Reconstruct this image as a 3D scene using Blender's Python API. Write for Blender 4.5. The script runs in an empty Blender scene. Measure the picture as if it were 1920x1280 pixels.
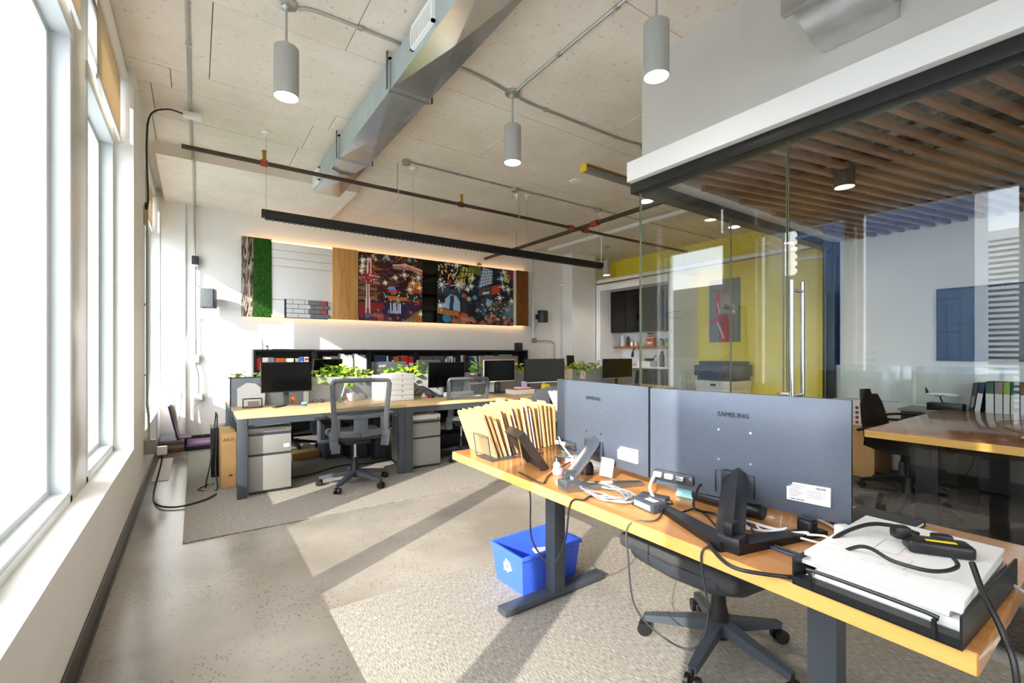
import bpy, bmesh, math, random
from mathutils import Vector, Matrix, Euler
random.seed(7)
SC = bpy.context.scene
COL = SC.collection
# ------------------------------------------------------------------ camera
cam_d = bpy.data.cameras.new('camera'); cam = bpy.data.objects.new('camera', cam_d); COL.objects.link(cam)
cam.location = (0, 0, 1.26)
cam.rotation_euler = (math.pi/2, 0, -math.atan(594/853))
cam_d.sensor_width = 36; cam_d.lens = 853/1920*36; cam_d.shift_y = 20/1920
cam_d.clip_start = 0.02; cam_d.clip_end = 2000
SC.camera = cam
# ------------------------------------------------------------------ light
SC.view_settings.view_transform = 'Standard'; SC.view_settings.look = 'None'
SC.view_settings.gamma = 1; SC.view_settings.use_curve_mapping = False
SC.view_settings.exposure = 1.1
SC.cycles.transparent_max_bounces = 24; SC.cycles.max_bounces = 14; SC.cycles.diffuse_bounces = 7
SC.cycles.sample_clamp_indirect = 8
W = bpy.data.worlds.new('sky'); SC.world = W; W.use_nodes = True
nt = W.node_tree; nt.nodes.clear()
def N(t, **k):
    n = nt.nodes.new(t)
    for a, b in k.items(): setattr(n, a, b)
    return n
o = N('ShaderNodeOutputWorld'); bg = N('ShaderNodeBackground'); tc = N('ShaderNodeTexCoord')
mp = N('ShaderNodeMapping'); mp.inputs['Scale'].default_value = (1, 1, 2.2)
no = N('ShaderNodeTexNoise'); no.inputs['Scale'].default_value = 3.2; no.inputs['Detail'].default_value = 6
cr = N('ShaderNodeValToRGB')
cr.color_ramp.elements[0].position = .40; cr.color_ramp.elements[0].color = (.70, .80, .96, 1)
cr.color_ramp.elements[1].position = .56; cr.color_ramp.elements[1].color = (1, .985, .96, 1)
L = nt.links.new
L(tc.outputs['Generated'], mp.inputs['Vector']); L(mp.outputs['Vector'], no.inputs['Vector'])
L(no.outputs['Fac'], cr.inputs['Fac']); L(cr.outputs['Color'], bg.inputs['Color']); L(bg.outputs[0], o.inputs[0])
bg.inputs['Strength'].default_value = 5.2
sun_d = bpy.data.lights.new('sun', 'SUN'); sun = bpy.data.objects.new('sun', sun_d); COL.objects.link(sun)
sun_d.energy = 4.8; sun_d.angle = math.radians(.55); sun_d.color = (1, .95, .87)
sun.rotation_euler = Vector((1, .54, -.56)).to_track_quat('-Z', 'Y').to_euler()
sun.location = (-6, -3, 6)

# ------------------------------------------------------------------ helpers
def lin(c):
    if isinstance(c, str):
        c = c.lstrip('#'); c = [int(c[i:i+2], 16)/255 for i in (0, 2, 4)]
    return tuple((x/12.92 if x <= .04045 else ((x+.055)/1.055)**2.4) for x in c)
MATS = {}
def mat(name, col, rough=.5, metal=0, noise=None, bump=None, spec=.5, emit=None, coord='Object', coat=0, stretch=None):
    """procedural principled material; noise=(scale, amount[, second colour]); bump=(scale, strength)"""
    if name in MATS: return MATS[name]
    m = bpy.data.materials.new(name); m.use_nodes = True; MATS[name] = m
    t = m.node_tree; p = t.nodes['Principled BSDF']; c = (*lin(col), 1)
    p.inputs['Base Color'].default_value = c; p.inputs['Roughness'].default_value = rough
    p.inputs['Metallic'].default_value = metal; p.inputs['Specular IOR Level'].default_value = spec
    p.inputs['Coat Weight'].default_value = coat
    m.diffuse_color = c
    if emit: p.inputs['Emission Color'].default_value = (*lin(emit[0]), 1); p.inputs['Emission Strength'].default_value = emit[1]
    vec = None
    if noise or bump:
        tcn = t.nodes.new('ShaderNodeTexCoord'); mpn = t.nodes.new('ShaderNodeMapping')
        if stretch: mpn.inputs['Scale'].default_value = stretch
        t.links.new(tcn.outputs[coord], mpn.inputs['Vector']); vec = mpn.outputs['Vector']
    if noise:
        n = t.nodes.new('ShaderNodeTexNoise'); n.inputs['Scale'].default_value = noise[0]; n.inputs['Detail'].default_value = 5
        n.inputs['Roughness'].default_value = .6
        t.links.new(vec, n.inputs['Vector'])
        r = t.nodes.new('ShaderNodeValToRGB')
        c2 = lin(noise[2]) if len(noise) > 2 else tuple(x*(1-noise[1]) for x in c[:3])
        c1 = c[:3] if len(noise) > 2 else tuple(min(1, x*(1+noise[1]*.5)) for x in c[:3])
        r.color_ramp.elements[0].position = .33; r.color_ramp.elements[1].position = .67
        r.color_ramp.elements[0].color = (*c2, 1); r.color_ramp.elements[1].color = (*c1, 1)
        t.links.new(n.outputs['Fac'], r.inputs['Fac']); t.links.new(r.outputs['Color'], p.inputs['Base Color'])
    if bump:
        n = t.nodes.new('ShaderNodeTexNoise'); n.inputs['Scale'].default_value = bump[0]; n.inputs['Detail'].default_value = 3
        t.links.new(vec, n.inputs['Vector'])
        b = t.nodes.new('ShaderNodeBump'); b.inputs['Strength'].default_value = bump[1]; b.inputs['Distance'].default_value = .01
        t.links.new(n.outputs['Fac'], b.inputs['Height']); t.links.new(b.outputs[0], p.inputs['Normal'])
    return m
def glass_mat(name, tint=(1, 1, 1), base=.04):
    m = bpy.data.materials.new(name); m.use_nodes = True; t = m.node_tree; t.nodes.clear()
    out = t.nodes.new('ShaderNodeOutputMaterial'); mx = t.nodes.new('ShaderNodeMixShader')
    tr = t.nodes.new('ShaderNodeBsdfTransparent'); gl = t.nodes.new('ShaderNodeBsdfGlossy'); lw = t.nodes.new('ShaderNodeLayerWeight')
    tr.inputs[0].default_value = (*tint, 1); gl.inputs['Roughness'].default_value = 0
    ior = (1+base**.5)/(1-base**.5)      # same dielectric Fresnel on both faces of the pane
    t.nodes.remove(lw); fr = t.nodes.new('ShaderNodeFresnel'); ge = t.nodes.new('ShaderNodeNewGeometry'); mr = t.nodes.new('ShaderNodeMapRange')
    mr.inputs[3].default_value = ior; mr.inputs[4].default_value = 1/ior
    t.links.new(ge.outputs['Backfacing'], mr.inputs[0]); t.links.new(mr.outputs[0], fr.inputs['IOR']); t.links.new(fr.outputs[0], mx.inputs[0])
    t.links.new(tr.outputs[0], mx.inputs[1]); t.links.new(gl.outputs[0], mx.inputs[2]); t.links.new(mx.outputs[0], out.inputs[0])
    MATS[name] = m; return m
def wood_mat(name, c1, c2, rough=.35, axis=0, scale=6, coat=0, planks=None):
    m = bpy.data.materials.new(name); m.use_nodes = True; MATS[name] = m; t = m.node_tree; p = t.nodes['Principled BSDF']
    p.inputs['Roughness'].default_value = rough; p.inputs['Coat Weight'].default_value = coat
    tcn = t.nodes.new('ShaderNodeTexCoord'); mpn = t.nodes.new('ShaderNodeMapping')
    s = [scale*2.2]*3; s[axis] = scale*.18; mpn.inputs['Scale'].default_value = s
    n = t.nodes.new('ShaderNodeTexNoise'); n.inputs['Scale'].default_value = 1.6; n.inputs['Detail'].default_value = 5; n.inputs['Distortion'].default_value = .8
    r = t.nodes.new('ShaderNodeValToRGB'); r.color_ramp.elements[0].position = .3; r.color_ramp.elements[1].position = .7
    r.color_ramp.elements[0].color = (*lin(c2), 1); r.color_ramp.elements[1].color = (*lin(c1), 1)
    t.links.new(tcn.outputs['Object'], mpn.inputs[0]); t.links.new(mpn.outputs[0], n.inputs['Vector'])
    t.links.new(n.outputs['Fac'], r.inputs[0]); t.links.new(r.outputs[0], p.inputs['Base Color'])
    m.diffuse_color = (*lin(c1), 1)
    return m

class MB:
    """collects shapes into one bmesh"""
    def __init__(s): s.bm = bmesh.new()
    def _add(s, vs, fs):
        b = [s.bm.verts.new(v) for v in vs]
        for f in fs:
            try: s.bm.faces.new([b[i] for i in f])
            except ValueError: pass
        return b
    def box(s, x0, x1, y0, y1, z0, z1, bev=0, M=None, seg=2):
        if x0 > x1: x0, x1 = x1, x0
        if y0 > y1: y0, y1 = y1, y0
        if z0 > z1: z0, z1 = z1, z0
        vs = [Vector((x, y, z)) for z in (z0, z1) for y in (y0, y1) for x in (x0, x1)]
        fs = [(0, 2, 3, 1), (4, 5, 7, 6), (0, 1, 5, 4), (2, 6, 7, 3), (0, 4, 6, 2), (1, 3, 7, 5)]
        if bev:
            t = bmesh.new(); b = [t.verts.new(v) for v in vs]
            for f in fs: t.faces.new([b[i] for i in f])
            bmesh.ops.bevel(t, geom=t.edges[:], offset=min(bev, .49*min(x1-x0, y1-y0, z1-z0)), segments=seg, affect='EDGES', profile=.6)
            t.verts.index_update(); vs = [v.co.copy() for v in t.verts]; fs = [[v.index for v in f.verts] for f in t.faces]; t.free()
        if M: vs = [M @ v for v in vs]
        s._add(vs, fs); return s
    def obox(s, c, size, rz=0, rx=0, ry=0, bev=0):
        M = Matrix.Translation(c) @ Euler((rx, ry, rz)).to_matrix().to_4x4()
        a, b, d = (q/2 for q in size)
        return s.box(-a, a, -b, b, -d, d, bev, M)
    def beam(s, p0, p1, w, h, bev=0, up=(0, 0, 1), w1=None, h1=None):
        p0 = Vector(p0); p1 = Vector(p1); d = (p1-p0); l = d.length; d.normalize()
        u = Vector(up); x = d.cross(u)
        if x.length < 1e-4: x = d.cross(Vector((0, 1, 0)))
        x.normalize(); z = x.cross(d); M = Matrix((x, d, z)).transposed().to_4x4(); M.translation = p0
        if w1 is None: return s.box(-w/2, w/2, 0, l, -h/2, h/2, bev, M)
        h1 = h1 or h; vs = []
        for yy, ww, hh in ((0, w, h), (l, w1, h1)):
            vs += [M @ Vector((sx*ww/2, yy, sz*hh/2)) for sx, sz in ((-1, -1), (1, -1), (1, 1), (-1, 1))]
        s._add(vs, [(3, 2, 1, 0), (4, 5, 6, 7), (0, 1, 5, 4), (1, 2, 6, 5), (2, 3, 7, 6), (3, 0, 4, 7)]); return s
    def cyl(s, p0, p1, r, r1=None, n=16, caps=True):
        p0 = Vector(p0); p1 = Vector(p1); r1 = r if r1 is None else r1
        q = (p1-p0).to_track_quat('Z', 'Y'); vs = []
        for p, rr in ((p0, r), (p1, r1)):
            vs += [p + q @ Vector((rr*math.cos(2*math.pi*i/n), rr*math.sin(2*math.pi*i/n), 0)) for i in range(n)]
        fs = [(i, (i+1) % n, n+(i+1) % n, n+i) for i in range(n)]
        if caps: fs += [tuple(range(n-1, -1, -1)), tuple(range(n, 2*n))]
        s._add(vs, fs); return s
    def lathe(s, prof, c=(0, 0, 0), n=20, M=None):
        vs = []; c = Vector(c)
        for r, z in prof:
            vs += [Vector((r*math.cos(2*math.pi*i/n), r*math.sin(2*math.pi*i/n), z)) for i in range(n)]
        vs = [(M @ v if M else v) + c for v in vs]
        fs = [(k*n+i, k*n+(i+1) % n, (k+1)*n+(i+1) % n, (k+1)*n+i) for k in range(len(prof)-1) for i in range(n)]
        s._add(vs, fs); return s
    def tube(s, pts, r, n=8, sub=6, smooth=True):
        P = [Vector(p) for p in pts]
        if smooth and len(P) > 2:
            Q = []
            for i in range(len(P)-1):
                a = P[max(i-1, 0)]; b = P[i]; c = P[i+1]; d = P[min(i+2, len(P)-1)]
                for k in range(sub):
                    t = k/sub
                    Q.append(.5*((2*b) + (c-a)*t + (2*a-5*b+4*c-d)*t*t + (3*b-a-3*c+d)*t**3))
            Q.append(P[-1]); P = Q
        vs = []; up = None
        for i, p in enumerate(P):
            d = (P[min(i+1, len(P)-1)] - P[max(i-1, 0)])
            if d.length < 1e-9: d = Vector((0, 0, 1))
            d.normalize()
            if up is None:
                up = d.cross(Vector((0, 0, 1)));
                if up.length < 1e-3: up = d.cross(Vector((0, 1, 0)))
            up = (up - d*up.dot(d))
            if up.length < 1e-6: up = d.orthogonal()
            up.normalize(); w = d.cross(up)
            vs += [p + r*(math.cos(2*math.pi*j/n)*up + math.sin(2*math.pi*j/n)*w) for j in range(n)]
        m = len(P); fs = [(k*n+j, (k+1)*n+j, (k+1)*n+(j+1) % n, k*n+(j+1) % n) for k in range(m-1) for j in range(n)]
        fs += [tuple(range(n)), tuple(range(m*n-1, (m-1)*n-1, -1))]
        s._add(vs, fs); return s
    def prism(s, poly, a, b, axis='z', M=None):
        def P(u, v, w): return Vector({'z': (u, v, w), 'y': (u, w, v), 'x': (w, u, v)}[axis])
        n = len(poly); vs = [P(u, v, a) for u, v in poly] + [P(u, v, b) for u, v in poly]
        if M: vs = [M @ v for v in vs]
        s._add(vs, [tuple(range(n-1, -1, -1)), tuple(range(n, 2*n))] + [(i, (i+1) % n, n+(i+1) % n, n+i) for i in range(n)]); return s
    def quad(s, *p): s._add([Vector(q) for q in p], [tuple(range(len(p)))]); return s
    def build(s, name, m, parent=None, ang=35):
        bmesh.ops.recalc_face_normals(s.bm, faces=s.bm.faces[:])
        me = bpy.data.meshes.new(name); s.bm.to_mesh(me); s.bm.free()
        me.polygons.foreach_set('use_smooth', [True]*len(me.polygons)); me.set_sharp_from_angle(angle=math.radians(ang))
        ob = bpy.data.objects.new(name, me); COL.objects.link(ob)
        if m: me.materials.append(MATS[m] if isinstance(m, str) else m)
        if parent: ob.parent = parent
        return ob
def tag(ob, label, cat, group=None):
    ob['label'] = label; ob['category'] = cat
    if group: ob['group'] = group
    return ob
def thing(name, label, cat, loc=None, rz=0, group=None):
    ob = bpy.data.objects.new(name, None); COL.objects.link(ob); ob.empty_display_size = .1
    if loc is None: ob['_auto'] = 1
    else: ob.location = loc
    ob.rotation_euler = (0, 0, rz)
    return tag(ob, label, cat, group)
def struct(name, mb, m, parent=None, label=None):
    ob = mb.build(name, m, parent)
    if not parent: ob['kind'] = 'structure'
    if label: ob['label'] = label
    return ob
def dup(root, loc=None, rz=None, label=None, group=None):
    def cp(a, par):
        c = a.copy(); COL.objects.link(c); c.parent = par
        for ch in a.children: cp(ch, c)
        return c
    r = cp(root, None)
    if loc is not None: r.location = loc
    if rz is not None: r.rotation_euler = (0, 0, rz)
    if label: r['label'] = label
    if group: r['group'] = group
    return r
def B(*a, **k): return MB().box(*a, **k)
def text(body, size, M, m, parent, name='lettering', depth=.0008, align='CENTER'):
    cu = bpy.data.curves.new(name, 'FONT'); cu.body = body; cu.size = size; cu.align_x = align; cu.align_y = 'CENTER'; cu.extrude = depth
    cu.resolution_u = 2
    tmp = bpy.data.objects.new('tmp', cu); COL.objects.link(tmp)
    me = bpy.data.meshes.new_from_object(tmp.evaluated_get(bpy.context.evaluated_depsgraph_get()))
    bpy.data.objects.remove(tmp); bpy.data.curves.remove(cu)
    me.transform(M); me.materials.clear(); me.materials.append(MATS[m])
    ob = bpy.data.objects.new(name, me); COL.objects.link(ob); me.name = name
    if parent: ob.parent = parent
    return ob
def basis(origin, xdir, ydir):
    x = Vector(xdir).normalized(); y = Vector(ydir).normalized(); z = x.cross(y)
    M = Matrix((x, y, z)).transposed().to_4x4(); M.translation = Vector(origin); return M

# ------------------------------------------------------------------ materials
mat('white_wall', '#eceae7', .55, noise=(2, .03)); mat('white_trim', '#f2f2f2', .45); mat('grey_wall', '#c6c3be', .5, noise=(1.5, .04))
mat('frame', '#d3d9dc', .35); mat('baseboard', '#3a342f', .45, noise=(4, .15)); mat('yellow', '#f9e545', .5, noise=(2, .05))
mat('black', '#141416', .4); mat('black_matte', '#0e0e0f', .6); mat('black_gloss', '#08080a', .12); mat('charcoal', '#33363b', .45)
mat('dark_metal', '#43484f', .45, .2); mat('steel_grey', '#4a5057', .4, .3); mat('chrome', '#d8d8d8', .18, 1); mat('alu', '#b9bcc0', .3, .9)
mat('galv', '#d6d8d9', .22, .75, noise=(9, .10), bump=(3, .08)); mat('galv_side', '#b4c4c8', .45, .35, noise=(6, .1))
mat('conduit', '#b9b9b6', .35, .7); mat('pendant_grey', '#a9aaa6', .4, noise=(3, .04)); mat('pipe_dark', '#4d3d33', .5, .2, noise=(8, .2))
mat('red_paint', '#a23a2c', .4); mat('brass', '#b08a3a', .3, .9); mat('lamp_glow', '#fff1dc', .5, emit=('#ffeed6', 14))
mat('strip_glow', '#ffd9a0', .5, emit=('#ffc98c', 4)); mat('white_plastic', '#eeeeec', .35); mat('paper', '#e4e4e2', .7); mat('paper2', '#e6e4df', .7)
mat('screen', '#060607', .12); mat('bezel', '#17171a', .35); mat('mon_back', '#5a606c', .36, .3, noise=(60, .06))
mat('mon_silver', '#8c8f94', .25, .85)
mat('mesh_grey', '#6d7075', .5); mat('fabric_dark', '#3c3a39', .85, noise=(90, .2)); mat('chair_grey', '#4b4e52', .45)
mat('felt', '#a3a5a8', .9, noise=(70, .18), bump=(120, .3)); mat('ped_grey', '#8f8c87', .45, .1); mat('ped_white', '#dedbd6', .4)
mat('kraft', '#c8a674', .75, noise=(5, .07)); mat('cardboard', '#c79a63', .8, noise=(7, .1)); mat('blue_bin', '#4166de', .45); mat('white_print', '#f4f6fa', .5)
mat('leaf', '#8aba2e', .45, noise=(8, .3)); mat('leaf2', '#b6d046', .45, noise=(8, .25)); mat('leaf3', '#d4c832', .45, noise=(8, .2)); mat('soil', '#3a2a1e', .9)
mat('shade_cloth', '#ded0ba', .8); mat('cable_black', '#18181a', .45); mat('cable_white', '#ececec', .4); mat('cable_grey', '#8d8f92', .35, .3); mat('cable_blue', '#2a3660', .45)
mat('brown_chair', '#4b423b', .5, noise=(30, .1)); mat('moulding_black', '#1b1a1a', .35)
mat('gold_edge', '#8a6a44', .4); mat('purple', '#8f6f9c', .5, noise=(14, .25), stretch=(1, 8, 1)); mat('red', '#c8281f', .5); mat('orange', '#e4682a', .5)
mat('green', '#2c8a45', .5); mat('teal', '#8ed0cc', .6); mat('blue', '#2350a8', .5); mat('navy', '#1d2c55', .55); mat('cream', '#e8e1cf', .6); mat('pink', '#e88fa0', .5); mat('yellow_note', '#f0cf20', .6); mat('lilac', '#c69fd0', .6)
mat('copper', '#b5652f', .3, .6); mat('brown', '#6b4a30', .6); mat('grey_book', '#8a8c8e', .6); mat('taupe', '#8f7f74', .5); mat('dark_green', '#27574f', .5)
mat('felt_end', '#8d97a1', .8, noise=(40, .1)); mat('outlet', '#dcdcd8', .4); mat('screw', '#c9ccd0', .2, 1)
glass_mat('glass', (.985, .995, .99), .02); glass_mat('office_glass', (.975, .988, .978), .045); 
glass_edge = mat('glass_edge', '#76806c', .2)
wood_mat('desk_wood', '#c58a50', '#aa6f38', .22, axis=1, scale=5, coat=.25); wood_mat('oak', '#d9bd8d', '#c4a370', .4, axis=0, scale=7)
wood_mat('edge_wood', '#e6b566', '#d69f4e', .45, axis=1, scale=9); wood_mat('ply', '#d9a868', '#b97f42', .4, axis=2, scale=3)
wood_mat('butcher', '#8d5424', '#5f3513', .35, axis=2, scale=5); wood_mat('slat_wood', '#a77a58', '#8a6044', .5, axis=0, scale=5); wood_mat('table_wood', '#b5764a', '#9b5f37', .2, axis=1, scale=4, coat=.3)
wood_mat('shelf_wood', '#a8683a', '#86502a', .4, axis=1, scale=6)
# translucent roller shade cloth
def shade_mat():
    m = MATS['shade_cloth']; t = m.node_tree; p = t.nodes['Principled BSDF']; out = t.nodes['Material Output']
    tr = t.nodes.new('ShaderNodeBsdfTranslucent'); tr.inputs[0].default_value = (*lin('#cbb898'), 1)
    mx = t.nodes.new('ShaderNodeMixShader'); mx.inputs[0].default_value = .42
    t.links.new(p.outputs[0], mx.inputs[1]); t.links.new(tr.outputs[0], mx.inputs[2]); t.links.new(mx.outputs[0], out.inputs[0])
shade_mat()
# polished concrete floor
def floor_mat():
    m = mat('concrete_floor', '#a39c90', .2); t = m.node_tree; p = t.nodes['Principled BSDF']
    tcn = t.nodes.new('ShaderNodeTexCoord')
    big = t.nodes.new('ShaderNodeTexNoise'); big.inputs['Scale'].default_value = 1.3; big.inputs['Detail'].default_value = 6
    r1 = t.nodes.new('ShaderNodeValToRGB'); r1.color_ramp.elements[0].position = .35; r1.color_ramp.elements[1].position = .65
    r1.color_ramp.elements[0].color = (*lin('#7a736a'), 1); r1.color_ramp.elements[1].color = (*lin('#968f86'), 1)
    vo = t.nodes.new('ShaderNodeTexVoronoi'); vo.inputs['Scale'].default_value = 48; vo.inputs['Randomness'].default_value = 1
    r2 = t.nodes.new('ShaderNodeValToRGB'); r2.color_ramp.elements[0].position = .18; r2.color_ramp.elements[1].position = .30
    r2.color_ramp.elements[0].color = (.62, .59, .55, 1); r2.color_ramp.elements[1].color = (1, 1, 1, 1)
    n3 = t.nodes.new('ShaderNodeTexNoise'); n3.inputs['Scale'].default_value = 2.2; n3.inputs['Detail'].default_value = 2
    r3 = t.nodes.new('ShaderNodeValToRGB'); r3.color_ramp.elements[0].position = .42; r3.color_ramp.elements[1].position = .55
    mul = t.nodes.new('ShaderNodeMix'); mul.data_type = 'RGBA'; mul.blend_type = 'MULTIPLY'
    for n in (big, vo, n3): t.links.new(tcn.outputs['Object'], n.inputs['Vector'])
    t.links.new(big.outputs['Fac'], r1.inputs[0]); t.links.new(vo.outputs['Distance'], r2.inputs[0]); t.links.new(n3.outputs['Fac'], r3.inputs[0])
    t.links.new(r3.outputs[0], mul.inputs[0]); t.links.new(r1.outputs[0], mul.inputs[6]); t.links.new(r2.outputs[0], mul.inputs[7])
    t.links.new(mul.outputs[2], p.inputs['Base Color'])
    rr = t.nodes.new('ShaderNodeMapRange'); rr.inputs[3].default_value = .10; rr.inputs[4].default_value = .26
    t.links.new(big.outputs['Fac'], rr.inputs[0]); t.links.new(rr.outputs[0], p.inputs['Roughness'])
floor_mat()
def concrete_mat():
    m = mat('concrete', '#bdb3a6', .8); t = m.node_tree; p = t.nodes['Principled BSDF']; tcn = t.nodes.new('ShaderNodeTexCoord')
    a = t.nodes.new('ShaderNodeTexNoise'); a.inputs['Scale'].default_value = 1.1; a.inputs['Detail'].default_value = 8; a.inputs['Roughness'].default_value = .65
    r = t.nodes.new('ShaderNodeValToRGB'); e = r.color_ramp.elements
    e[0].position = .3; e[0].color = (*lin('#dbd1c3'), 1); e[1].position = .7; e[1].color = (*lin('#f0e9df'), 1)
    v = t.nodes.new('ShaderNodeTexNoise'); v.inputs['Scale'].default_value = 26; v.inputs['Detail'].default_value = 4
    r2 = t.nodes.new('ShaderNodeValToRGB'); r2.color_ramp.elements[0].position = .24; r2.color_ramp.elements[1].position = .38
    r2.color_ramp.elements[0].color = (.55, .5, .44, 1)
    mul = t.nodes.new('ShaderNodeMix'); mul.data_type = 'RGBA'; mul.blend_type = 'MULTIPLY'; mul.inputs[0].default_value = .8
    for n in (a, v): t.links.new(tcn.outputs['Object'], n.inputs['Vector'])
    t.links.new(a.outputs['Fac'], r.inputs[0]); t.links.new(v.outputs['Fac'], r2.inputs[0])
    t.links.new(r.outputs[0], mul.inputs[6]); t.links.new(r2.outputs[0], mul.inputs[7]); t.links.new(mul.outputs[2], p.inputs['Base Color'])
    b = t.nodes.new('ShaderNodeBump'); b.inputs['Strength'].default_value = .25; b.inputs['Distance'].default_value = .01
    t.links.new(v.outputs['Fac'], b.inputs['Height']); t.links.new(b.outputs[0], p.inputs['Normal'])
concrete_mat(); mat('joint', '#6f6255', .9)
def rug_mat(name, c1, c2, axis=1, s=1):
    m = mat(name, c1, .95); t = m.node_tree; p = t.nodes['Principled BSDF']; tcn = t.nodes.new('ShaderNodeTexCoord'); mpn = t.nodes.new('ShaderNodeMapping')
    sc = [36*s, 36*s, 1]; sc[axis] = 240*s; mpn.inputs['Scale'].default_value = sc
    n = t.nodes.new('ShaderNodeTexNoise'); n.inputs['Scale'].default_value = 1; n.inputs['Detail'].default_value = 3
    r = t.nodes.new('ShaderNodeValToRGB'); r.color_ramp.elements[0].position = .38; r.color_ramp.elements[1].position = .62
    r.color_ramp.elements[0].color = (*lin(c2), 1); r.color_ramp.elements[1].color = (*lin(c1), 1)
    t.links.new(tcn.outputs['Object'], mpn.inputs[0]); t.links.new(mpn.outputs[0], n.inputs['Vector']); t.links.new(n.outputs['Fac'], r.inputs[0]); t.links.new(r.outputs[0], p.inputs['Base Color'])
    b = t.nodes.new('ShaderNodeBump'); b.inputs['Strength'].default_value = .4; b.inputs['Distance'].default_value = .01
    t.links.new(n.outputs['Fac'], b.inputs['Height']); t.links.new(b.outputs[0], p.inputs['Normal'])
rug_mat('rug', '#9c958c', '#716a61', 0); rug_mat('rug_grey', '#8d867d', '#6b645c', 1); rug_mat('carpet_dark', '#5a5048', '#1e1b19', 0, .7)

# ================================================================== SETTING
XL, YB, CE = -.385, 7.664, 3.42
struct('floor', B(-.9, 8.5, -4.2, 7.9, -.25, 0), 'concrete_floor')
wl = MB().box(-.75, XL, -4.2, 7.9, -.25, .52)
for a, b in ((-4.2, -3.9), (-1.6, -.2), (4.5, 5.45), (7.62, 7.9)): wl.box(-.75, XL, a, b, .52, CE)
wl.box(-.75, -.56, -4.2, 7.9, 3.38, CE)
struct('wall_left', wl, 'white_wall')
struct('wall_back', MB().box(-.75, 8.5, YB, YB+.25, -.1, CE+.1).box(-.4, -.11, YB-.03, YB, 0, CE), 'white_wall')
struct('wall_right', B(8.2, 8.45, 2.14, 7.9, -.1, CE+.1), 'yellow', label='yellow painted wall behind the kitchen and printer')
struct('wall_front', B(-.75, 6.3, -4.4, -4.2, -.1, CE+.1), 'white_wall')
struct('wall_column', B(6.71, 7.42, 7.35, YB+.02, 0, CE), 'white_wall')
struct('baseboard_left', MB().box(XL, XL+.012, -4.2, YB-.03, 0, .115, .004).box(XL, XL+.02, -4.2, YB-.03, 0, .012), 'baseboard')
struct('baseboard_back', MB().box(-.37, 6.71, YB-.012-.03, YB, 0, .115).box(6.71, 7.42, 7.338, 7.35, 0, .115), 'baseboard')
# ceiling: slab with form-panel joints, each pour panel a piece
ceil = struct('ceiling', B(-.95, 8.5, -4.4, 7.9, CE+.012, CE+.3), 'joint')
rows = [-4.4, -2.4, -.55, .62, 1.9, 3.36, 4.33, 4.65, 5.23, 5.9, 6.75, 7.7]
for i in range(len(rows)-1):
    a, b = rows[i], rows[i+1]; wide = 1.22 if b-a < .7 else 2.44
    x = -.95 - random.random()*wide
    while x < 8.5:
        x0, x1 = max(x, -.95), min(x+wide*random.choice((1, 1, .5)), 8.5)
        if x1 > -.95 and x1-x0 > .02:
            dz = random.uniform(0, .004)
            B(x0+.0025, x1-.0025, a+.0025, b-.0025, CE-dz, CE+.02, .003, seg=1).build('slab_panel', 'concrete', ceil)
        x = max(x1, x+.1)
# dropped slab at the window corner
ds = struct('trim_1', B(-.335, 1.70, 5.88, YB+.02, 3.288, CE+.01), 'concrete', label='dropped concrete slab band in the far ceiling corner')
# ------------------------------------------------------------------ windows
def window(n, y0, y1, mull, shade_label):
    root = bpy.data.objects.new('window_%d' % n, None); COL.objects.link(root); root['kind'] = 'structure'; root['label'] = 'tall white framed window %s' % shade_label[0]
    ys = [y0] + mull + [y1]
    zt0, zt1 = 2.80, 2.90
    B(-.66, -.505, y0, y1, .52, .575, .004).build('bottom_rail', 'frame', root)
    B(-.535, -.50, y0, y1, .52, .56, .004).build('track', 'frame', root)
    B(-.66, -.495, y0, y1, zt0, zt1, .004).build('transom', 'frame', root)
    B(-.66, -.50, y0, y1, 3.31, 3.38, .004).build('top_rail', 'frame', root)
    for i, y in enumerate(ys):
        w = .045 if i in (0, len(ys)-1) else .075
        a, b = (y, y+w) if i == 0 else ((y-w, y) if i == len(ys)-1 else (y-w/2, y+w/2))
        B(-.66, -.50, a, b, .52, 3.38, .004).build('mullion', 'frame', root)
    for i in range(len(ys)-1):
        a = ys[i] + .04; b = ys[i+1] - .04
        for z0, z1 in ((.575, zt0), (zt1, 3.31)):
            f = MB()
            for q in ((a, a+.05, z0, z1), (b-.05, b, z0, z1), (a+.05, b-.05, z0, z0+.03), (a+.05, b-.05, z1-.03, z1)):
                f.box(-.645, -.575, *q)
            sash = f.build('sash', 'frame', root)
            B(-.618, -.606, a+.045, b-.045, z0+.025, z1-.025).build('pane', 'glass', sash)
    return root
window(1, -.2, 3.1, [.66, 2.0], ('beside the camera, nearest in the room',))
window(2, 3.46, 4.5, [], ('between the glossy column and the pier',))
window(3, 5.45, 7.62, [6.56], ('closest to the far back wall',))
window(4, -3.9, -1.6, [-2.75], ('behind the camera, unseen, added for its daylight',))  # unseen window put in to let more daylight into the room
mat('column_gloss', '#c3beb8', .28, .2)
struct('trim_2', B(-.75, -.5, 3.1, 3.46, .52, CE, .01), 'column_gloss', label='glossy grey metal column cover between the windows')
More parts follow.
